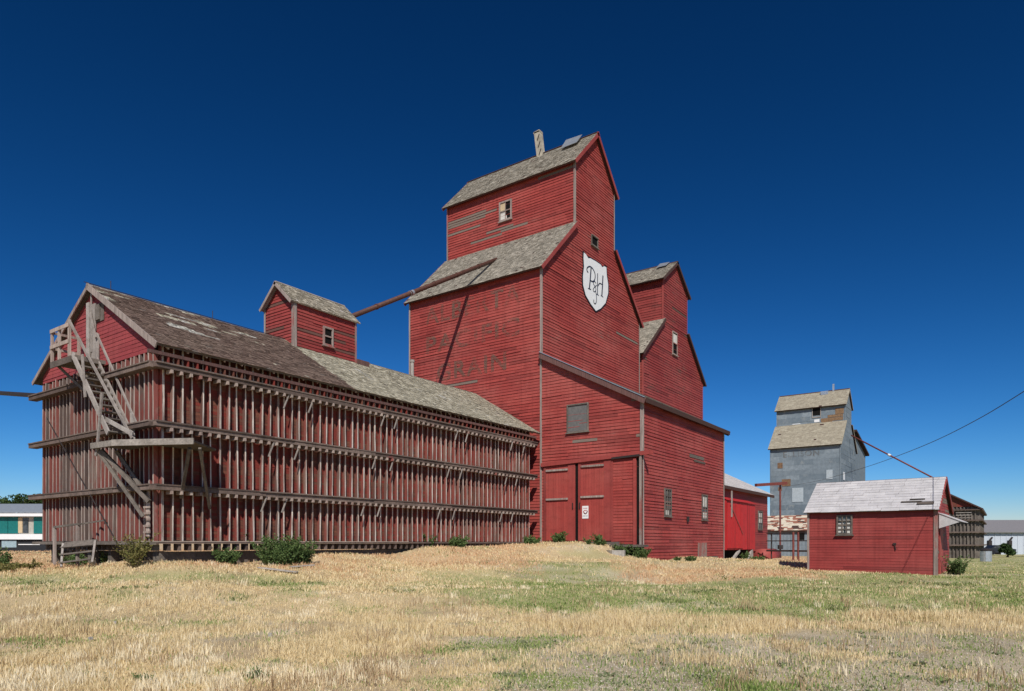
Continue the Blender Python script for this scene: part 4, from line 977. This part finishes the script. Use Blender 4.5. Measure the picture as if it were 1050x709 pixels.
flat(FG1, [(-24.6,-23.1,7.3,9.3),(-20.1,-19.3,10.3,11.6)], .06, 'pale_sheet', plain('pale sheet',(.42,.47,.50),.6), G)
flat(FG3, [(105.6,106.6,10.3,11.4)], .06, 'pale_sheet', WHITE, G)
text_obj('lettering', 'ELLISON', FG1, -23.4, 14.1, 4.8, .85, .05, GHOST, G, .02)
m = MB(); m.box((-20.4,109.2,23.4),(-20.15,109.4,24.6)); m.box((-21.9,108.7,23.1),(-20.9,109.5,23.6)); m.build('vent_pipe', GALV, G)
m = MB(); FXG = faceX(gx-2.0); m.face([(-20.5,115.4,-.8),(gx+.0,115.4,-.8)][0:0]+[(gx-.3,115.45,-.8),(gx-.3,126.5,-.8),(gx-.3,126.5,15.9),(gx-.3,115.45,18.2)]); m.face([(gx-.3,115.45,-.8),(gx-.3,115.45,18.2),(gl,115.45,18.2),(gl,115.45,-.8)]); m.face([(gx-.3,126.5,-.8),(gl,126.5,-.8),(gl,126.5,15.9),(gx-.3,126.5,15.9)]); m.build('rear_wall', GREYMETAL, G)
m = MB(); m.hexa([(gl,115.3,18.3),(gx+.2,115.3,18.3),(gx+.2,127.2,15.8),(gl,127.2,15.8),(gl,115.3,18.6),(gx+.2,115.3,18.6),(gx+.2,127.2,16.1),(gl,127.2,16.1)]); m.build('rear_roof', DARK_TRIM, G)
gs = thing('grain_spout', (-12,106,13), 'thin red pipe sloping from the grey elevator to the far granary', 'pipe')
m = MB(); m.tube([(-18.0,109.9,17.0),(-7.0,105.5,9.6)], .10, 10); m.build('pipe', PIPERED, gs, smooth=True)
m = MB(); a = Vector((-18.0,109.9,17.0)).lerp(Vector((-7.0,105.5,9.6)),.45); m.tube([a,a+Vector((.3,-.12,-.2))], .17, 10); m.build('clamp', WHITE, gs)

# tin lean-to with patched shingles in front of it
tn = thing('tin_shed', (-22,92,0), 'low grey tin shed under a patchy red and white shingle roof', 'shed')
def P2W(px, d): 
    l = (px-525)/712*d; return (-math.sin(HEAD)*d+math.cos(HEAD)*l, math.cos(HEAD)*d+math.sin(HEAD)*l)
FT = faceY(92.); m = MB(); m.box((-27,92,-.5),(-10,97,3.05)); u=-27
while u < -10: FT.box(m, u, u+.08, -.5, 3.0, 0, .03); u += .45
m.build('wall', GREYMETAL, tn)
S = Vector((0,5,2.0)).normalized(); m = MB(); sh = MB()
def patch2(u,s): return 0
roof_plane(m, sh, (-27.4,91.6,3.1), (1,0,0), 17.8, S, 5.6, .18, .42, (.3,.9), .12, patch2)
ro = m.build('roof', DARK_TRIM, tn)
s_ = NT('patchy shingles'); rr_ = s_.attr(); nn_ = s_.noise(1.4,(1,1,1),4,.7); c_ = s_.mix(s_.mr(s_.math('ADD',rr_,nn_),1.0,1.15),(.60,.53,.42),(.30,.13,.09)); sh.build('shingles', s_.fin(c_,.9,.1), ro)
m = MB(); FT.box(m, -21.2,-20.4,1.9,3.0,.03,.06); m.build('hatch', VOID, tn)

# pipe crane and gate between the red buildings
pc = thing('pipe_gantry', (-15.5,68,0), 'rusty red pipe arm on a single post beyond the loading bay', 'gantry')
x_, y_ = P2W(800,68); m = MB(); m.tube([(x_,y_,-.2),(x_,y_,7.3)], .09, 10); m.build('post', PIPERED, pc)
xa, ya = P2W(775,66); m = MB(); m.beam((xa,ya,7.0),(x_+.5,y_+.3,7.35), .28,.28); m.build('arm', PIPERED, pc)
m = MB(); m.tube([(x_,y_,.9),(x_,y_,1.3)], .25, 10); m.build('collar', STEEL, pc)
ga = thing('pipe_gate', (-8,49,0), 'rusty two-post pipe gate in front of the tin shed', 'gate')
for px_ in (813.5,818.5): m = MB(); x_, y_ = P2W(px_,48); m.tube([(x_,y_,-.2),(x_,y_,2.25)], .075, 8); m.build('post', PIPERED, ga)
m = MB()
for z in (2.2,1.65,.95):
    a = P2W(786,50); b = P2W(836,47); m.tube([(*a,z),(*b,z)], .035 if z>1.2 else .06, 8)
for px_ in (791,): x_, y_ = P2W(px_,49.8); m.tube([(x_,y_,.0),(x_,y_,2.2)], .045, 8)
m.build('rail', STEEL, ga)

# overhead wire
wr = MB(); pts = []
for d_, l_, z_ in ((100,39.5,9.6),(84,34.8,8.6),(65,29.2,7.45),(47,23.9,6.62),(38,21.25,6.32),(31.75,19.4,6.20),(27,18.0,6.25),(23.6,17.0,6.40),(18,15.3,6.75),(9.5,12.8,7.4)):
    pts.append((-math.sin(HEAD)*d_+math.cos(HEAD)*l_, math.cos(HEAD)*d_+math.sin(HEAD)*l_, z_))
pts = smooth([Vector(p) for p in pts], 4); a = Vector(pts[0])
wr.tube(pts, .014, 6)
wo = wr.build('power_line', STEEL, None, loc=(a.x,a.y,a.z)); tag(wo, 'single black overhead wire sagging across the sky to the grey elevator', 'wire')

# ------------------------------------------------------------------ distant buildings
def far_house():
    d = 55; F = Face((*P2W(525,d),0), (math.cos(HEAD), math.sin(HEAD), 0)); s = d/712
    u = lambda px: (px-525)*s
    h = thing('distant_house', F.p(u(0),.6), 'distant building with teal panels and a grey roof at the left edge', 'house')
    m = MB(); F.box(m, u(-60), u(80), -.2, 3.85, -8, 0); m.build('wall', plain('cream wall',(.40,.38,.33),.8), h)
    m = MB(); F.box(m, u(-60),u(80), .3, 1.75, .02,.3); m.build('lower_wall', plain('dark lower wall',(.02,.022,.027),.7), h)
    m = MB(); F.box(m, u(-62),u(82), 3.6, 3.85, .0,.45); F.box(m, u(-62),u(82),1.78,2.2,.0,.5); m.build('fascia', WHITE, h)
    m = MB(); p=F.p; m.hexa([p(u(-62),3.87,.5),p(u(82),3.87,.5),p(u(82),4.75,-4),p(u(-62),4.75,-4),p(u(-62),3.95,.5),p(u(82),3.95,.5),p(u(82),4.83,-4),p(u(-62),4.83,-4)]); m.build('roof', plain('grey roof',(.24,.27,.31),.7), h)
    for a,b in ((-40,-20),(-8,9),(8,19),(35,47),(55,70)):
        m = MB(); F.box(m, u(a),u(b),2.25,3.55,.01,.06); m.build('panel', plain('teal panel',(.012,.15,.14),.4), h)
    for a,b in ((19,24),(24,30),):
        m = MB(); F.box(m, u(a),u(b)-.05,2.3,3.5,.01,.05); m.build('window', GLASS if a==24 else BUFF, h)
    m = MB(); F.box(m, u(5),u(20),1.15,1.7,.31,.35); m.build('window', plain('pale glass',(.30,.40,.45),.2), h)
    m = MB(); F.box(m, u(22),u(44),1.35,1.42,.31,.36); split(m, 'handrail', WHITE, h)
far_house()
def far_hall():
    d = 110; F = Face((*P2W(525,d),0), (math.cos(HEAD), math.sin(HEAD), 0)); s = d/712; u = lambda px: (px-525)*s
    h = thing('distant_warehouse', F.p(u(1020),-.6), 'long pale warehouse with a grey roof at the right edge', 'warehouse')
    m = MB(); F.box(m, u(985),u(1160),-1.2,3.2,-12,0,.5); x=u(985)
    while x < u(1160): F.box(m, x,x+.12,-1,3.2,0,.05,.4); x+=.9
    m.build('wall', plain('pale blue cladding',(.46,.50,.56),.6,var=.08), h)
    m = MB(); p=F.p; m.hexa([p(u(984),3.15,.6),p(u(1161),3.15,.6),p(u(1161),5.2,-6),p(u(984),5.2,-6),p(u(984),3.3,.6),p(u(1161),3.3,.6),p(u(1161),5.35,-6),p(u(984),5.35,-6)]); m.build('roof', plain('grey sheet roof',(.22,.21,.22),.7), h)
    for px_ in (1013.5,1034,1056):
        m = MB(); F.box(m,u(px_)-.25,u(px_)+.25,1.0,1.9,.05,.5); F.beam(m,(u(px_),1.9),(u(px_)+.4,2.4),.15,.3,.3); m.build('wall_lamp', STEEL, h)
    m = MB(); F.box(m,u(1020),u(1026),-1,.25,.05,.1); m.build('door', VOID, h)
far_hall()
bn = thing('metal_bin', (*P2W(1011,60),.0), 'small grey metal bin beside the far granary', 'bin')
x_, y_ = P2W(1011,62); z_=gzz(x_,y_); m = MB(); m.tube([(x_,y_,z_-.1),(x_,y_,z_+.05),(x_,y_,z_+.95),(x_,y_,z_+1.0)], [.42,.45,.45,.40], 16); m.build('drum', GALV, bn)
m = MB(); m.tube([(x_,y_,z_+1.0),(x_,y_,z_+1.08),(x_,y_,z_+1.2)], [.5,.5,.12], 16); m.build('lid', STEEL, bn)
pk = thing('parked_car', (*P2W(1023,100),-.4), 'tiny dark car parked in front of the pale warehouse', 'car')
x_, y_ = P2W(1023,104); z_ = gzz(x_,y_)+.1; U_ = Vector((math.cos(HEAD),math.sin(HEAD),0)); V_ = Vector((-math.sin(HEAD),math.cos(HEAD),0)); o_ = Vector((x_,y_,z_))
def carslab(m, prof, w0, w1):
    k=len(prof); A_=[o_+U_*a+Vector((0,0,b))+V_*w0 for a,b in prof]; B_=[o_+U_*a+Vector((0,0,b))+V_*w1 for a,b in prof]
    m.face(A_); m.face(B_[::-1])
    for i in range(k): j=(i+1)%k; m.face([A_[j],A_[i],B_[i],B_[j]])
m = MB(); carslab(m, [(-2.1,.3),(2.1,.3),(2.2,.8),(1.3,.95),(.8,1.4),(-.9,1.42),(-1.5,.98),(-2.15,.9)], -.85,.85); m.build('body', plain('dark car paint',(.02,.022,.03),.3,spec=.5), pk)
for a in (-1.3,1.3): m = MB(); m.tube([o_+U_*a+Vector((0,0,.33))-V_*.9, o_+U_*a+Vector((0,0,.33))-V_*.65], .33, 16); m.build('wheel', BLACK, pk)
m = MB(); carslab(m, [(-1.2,1.0),(1.05,1.0),(.72,1.33),(-.8,1.34)], -.87,-.86); m.build('window', GLASS, pk)

# ------------------------------------------------------------------ shrubs and trees
def leaf_mat(name, c1, c2): return blade_mat(name, c1, c2)
LEAF = leaf_mat('weed leaves', (.055,.10,.028), (.15,.21,.075)); LEAFY = leaf_mat('yellowing leaves', (.11,.12,.035), (.26,.22,.08)); LEAFT = leaf_mat('tree leaves', (.025,.055,.018), (.07,.11,.035))
STEMM = plain('stem bark', (.10,.07,.045), .9)
def leafcloud(mb, centers, radii, n, size, flat_=.8):
    for _ in range(n):
        i = random.randrange(len(centers)); c = centers[i]; r = radii[i]
        while True:
            p = Vector((random.uniform(-1,1),random.uniform(-1,1),random.uniform(-1,1)))
            if p.length < 1: break
        p = p.normalized()*(p.length**.5); p = Vector((p.x*r,p.y*r,p.z*r*flat_))+Vector(c)
        a = Vector((random.gauss(0,1),random.gauss(0,1),random.gauss(0,.7)+.5)).normalized(); b = a.orthogonal().normalized(); b = (Matrix.Rotation(random.uniform(0,6.28),3,a) @ b); s = size*random.uniform(.6,1.4); c2 = b.cross(a)
        mb.face([p-b*s*.35, p+c2*s*.9-b*.0, p+b*s*.35, p-c2*s*.5], random.random()*.999)
shrub_specs = [  # x, y, width, height, leaves, material, label
 (-19.37,14.46,1.15,1.05,6500,LEAF,'largest dark green weed bush, low against the long studded wall'),
 (-20.62,12.96,.6,.6,1600,LEAF,'round green weed bush just left of the largest one'),
 (-20.7,10.2,.35,1.35,1500,LEAFY,'yellowing thin shrub at the corner of the granary'),
 (-20.9,23.2,.42,.62,900,LEAF,'small green bush, left of the pair near the far end of the granary'),
 (-20.35,24.3,.42,.62,900,LEAF,'small green bush, right of the pair near the far end of the granary'),
 (-20.3,30.3,.75,.55,1300,LEAF,'green bush in the nook where the granary meets the tall elevator'),
 (-19.0,31.2,.45,.55,900,LEAF,'green bush at the foot of the left sliding door'),
 (-16.7,31.0,.45,.5,800,LEAF,'green bush at the foot of the right sliding door'),
 (-15.5,30.9,.38,.65,700,LEAF,'upright green weed beside the concrete lump'),
 (-14.35,31.2,.42,.75,800,LEAF,'green weed at the front corner of the drive shed'),
 (-13.4,34.6,.5,.3,700,LEAF,'low green weeds along the side wall of the drive shed'),
 (-12.9,45.8,.7,.55,900,LEAF,'green weed beneath the bright red loading bay'),
 (-1.6,33.9,.35,.9,900,LEAF,'tall green weed behind the right corner of the small shed'),
 (-7.71,3.85,.15,.10,420,LEAF,'low green weed in the foreground, left of two'),
 (-6.69,4.57,.17,.10,380,LEAF,'low green weed in the foreground, right of two'),
 (-27.6,9.0,.5,.6,800,LEAF,'green weed left of the low wooden rail'),
 (-25.6,8.9,1.2,.28,1500,LEAFY,'spreading yellow green weeds in front of the tilted steps'),
 (-25.9,10.75,.8,.5,900,LEAF,'dark green weeds growing under the gable end'),
 (-8.6,49.5,1.3,.6,1300,LEAF,'long green weed clump beneath the pipe gate'),
]
for (x,y,wd,ht,n,mt,lab) in shrub_specs:
    z = gzz(x,y); t = thing('weed_bush', (x,y,z), lab, 'bush', 'wild bushes and weeds')
    m = MB(); nst = max(26, int(n*.075*(1.0 if mt is LEAF else .6))); per = 26 if y > 6 else 12; ls = (.030+.0009*math.hypot(x,y)) if y > 6 else .022
    stems = []
    hubs = [(random.gauss(0,.42)*wd, random.gauss(0,.42)*wd*.8, random.uniform(.55,1.1)) for _ in range(5)]
    for i in range(nst):
        hx, hy, hf = random.choice(hubs); a = random.uniform(0,6.28); q = random.uniform(0,.35)*wd
        b0 = Vector((x+hx+math.cos(a)*q*.5, y+hy+math.sin(a)*q*.5, 0)); b0.z = gzz(b0.x,b0.y)-.02
        L_ = ht*hf*random.uniform(.45,1.15); out = Vector((math.cos(a),math.sin(a),0))*random.uniform(.05,.75)*L_
        tip = b0+out+Vector((0,0,L_*random.uniform(.7,1.0))); mid = b0+out*.35+Vector((0,0,L_*.55)); stems.append((b0,mid,tip))
        for k in range(per):
            t_ = random.uniform(.12,1.0); p = (b0*(1-t_)**2+mid*2*t_*(1-t_)+tip*t_*t_)+Vector((random.gauss(0,1),random.gauss(0,1),random.gauss(0,.8)))*.035*(1.2-t_*.6)
            u_ = Vector((random.gauss(0,1),random.gauss(0,1),random.uniform(.0,1.6))).normalized(); w_ = u_.orthogonal().normalized(); w_ = (Matrix.Rotation(random.uniform(0,6.28),3,u_) @ w_)*ls*.30; u_ *= ls*random.uniform(.7,1.7)
            m.face([p-w_, p+u_*.5-w_*1.2, p+u_, p+u_*.5+w_*1.2, p+w_], random.random()*.999)
    m.build('foliage', mt, t)
    m = MB()
    for (b0,mid,tip) in stems[:30]: m.tube([b0,mid,tip], [.010,.007,.002] if y>6 else [.004,.003,.001], 4)
    m.build('stem', STEMM, t)
def tree(px, d, h, wd, label, seed):
    random.seed(seed); x,y = P2W(px,d); z = gzz(x,y)-.1; t = thing('broadleaf_tree', (x,y,z), label, 'tree', 'distant trees')
    m = MB(); m.tube([(x,y,z),(x+.1,y,z+h*.35),(x,y+.1,z+h*.7)], [.28,.2,.06], 8); cs=[]; rs=[]
    for i in range(16):
        a = random.uniform(0,6.28); q = random.uniform(.1,.85)*wd; hh_ = random.uniform(.32,.9)*h; q *= 1-.5*(hh_/h-.3)
        c = (x+math.cos(a)*q,y+math.sin(a)*q,z+hh_); cs.append(c); rs.append(random.uniform(.16,.30)*wd)
        if i < 9: m.tube([(x,y,z+h*.3),((x+c[0])/2,(y+c[1])/2,z+hh_*.7),c], [.09,.06,.02], 5)
    m.build('trunk', STEMM, t); m = MB(); leafcloud(m, cs, rs, 3000, .30); m.build('crown', LEAFT, t)
tree(-6, 78, 6.6, 3.4, 'distant tree at the far left, over the grey roof', 3)
tree(18, 92, 7.4, 4.5, 'distant green tree above the teal building, next to the frame edge', 4)
tree(42, 88, 7.2, 3.8, 'distant green tree showing just left of the granary gable', 5)
tree(1033, 92, 1.9, 1.1, 'small round tree in front of the pale warehouse', 6)
tree(1062, 95, 3.0, 1.8, 'larger tree in front of the pale warehouse, at the far right', 8)
random.seed(11)
# concrete lump and boards on the mound
m = MB(); c = Vector((-15.35,30.3,gzz(-15.35,30.3)+.12))
pts = [c+Vector((random.uniform(.35,.6)*math.cos(a),random.uniform(.25,.4)*math.sin(a),0)) for a in np.linspace(0,6.28,8,endpoint=False)]
slab(m, [(p.x,p.y) for p in pts], c.z-.3, c.z+.1); o = m.build('concrete_block', CONC, None, loc=tuple(c)); tag(o, 'pale broken concrete lump on the mound by the shed doors', 'rubble')
for (x,y,l,a,lab) in ((-18.7,12.9,1.3,.4,'pale fallen plank lying in weeds in front of the granary'),(-18.2,13.7,.8,1.4,'short pale plank lying beside the largest bush')):
    z = gzz(x,y)+.06; m = MB(); m.beam((x,y,z),(x+l*math.cos(a),y+l*math.sin(a),gzz(x+l*math.cos(a),y+l*math.sin(a))+.07),.14,.035); o = m.build('fallen_plank', STAIRWOOD, None, loc=(x,y,z)); tag(o, lab, 'plank')
for (px_,dd,lab) in ((93,10.5,'white stone chip lying leftmost in the foreground grass'),(277,11,'white scrap lying in the grass, centre left of the foreground'),(118,12.5,'pale flat stone in the straw, farthest of the foreground stones')):
    x,y = P2W(px_,dd); z=gzz(x,y)+.04; m = MB(); pts=[(x+random.uniform(.02,.045)*math.cos(a),y+random.uniform(.02,.035)*math.sin(a)) for a in np.linspace(0,6.28,7,endpoint=False)]
    slab(m, pts, z-.12, z+.015); o = m.build('stone', CONC, None, loc=(x,y,z)); tag(o, lab, 'stone')

# ------------------------------------------------------------------ light, sky, camera
AZ, ALT = R(38.5), R(43)
sd = Vector((math.cos(ALT)*math.sin(AZ), -math.cos(ALT)*math.cos(AZ), math.sin(ALT)))
L = bpy.data.lights.new('sun', 'SUN'); L.energy = 4.9; L.angle = R(.53); L.color = (1,.955,.88)
lo_ = bpy.data.objects.new('sun', L); COL.objects.link(lo_); lo_.rotation_euler = sd.to_track_quat('Z','Y').to_euler(); lo_.location = (0,-10,30)
W = bpy.data.worlds.new('World'); sc.world = W; W.use_nodes = True; t = W.node_tree; t.nodes.clear()
sk = t.nodes.new('ShaderNodeTexSky'); sk.sky_type = 'NISHITA'; sk.sun_disc = False; sk.sun_elevation = ALT; sk.sun_rotation = math.atan2(sd.x, sd.y)
sk.air_density = 1.0; sk.dust_density = .15; sk.ozone_density = 3.0; sk.altitude = 900
# a polarising filter's deepening of the sky: per-channel contrast curve on the sky radiance
sp_ = t.nodes.new('ShaderNodeSeparateColor'); gm = t.nodes.new('ShaderNodeCombineColor')
for i, (ref, g_, outv) in enumerate(((.30,2.5,.120),(.43,1.70,.365),(.58,1.70,.79))):
    a_ = t.nodes.new('ShaderNodeMath'); a_.operation = 'MULTIPLY'; a_.inputs[1].default_value = .07/ref
    b_ = t.nodes.new('ShaderNodeMath'); b_.operation = 'POWER'; b_.inputs[1].default_value = g_
    c_ = t.nodes.new('ShaderNodeMath'); c_.operation = 'MULTIPLY'; c_.inputs[1].default_value = outv*10
    d_ = t.nodes.new('ShaderNodeMath'); d_.operation = 'MINIMUM'; d_.inputs[1].default_value = 14.0
    t.links.new(sp_.outputs[i], a_.inputs[0]); t.links.new(a_.outputs[0], b_.inputs[0]); t.links.new(b_.outputs[0], c_.inputs[0]); t.links.new(c_.outputs[0], d_.inputs[0]); t.links.new(d_.outputs[0], gm.inputs[i])
bg = t.nodes.new('ShaderNodeBackground'); bg.inputs[1].default_value = .10; ow = t.nodes.new('ShaderNodeOutputWorld')
t.links.new(sk.outputs[0], sp_.inputs[0]); t.links.new(gm.outputs[0], bg.inputs[0]); t.links.new(bg.outputs[0], ow.inputs[0])
cam = bpy.data.cameras.new('camera'); co = bpy.data.objects.new('camera', cam); COL.objects.link(co)
co.location = (0,0,1.5); co.rotation_euler = (R(90),0,HEAD); cam.sensor_width = 36; cam.lens = 36*712/1050; cam.shift_y = 202.5/1050; cam.clip_end = 9000; cam.clip_start = .1
sc.camera = co
sc.render.engine = 'CYCLES'
sc.view_settings.view_transform = 'Standard'; sc.view_settings.look = 'None'; sc.view_settings.exposure = 0; sc.view_settings.gamma = 1
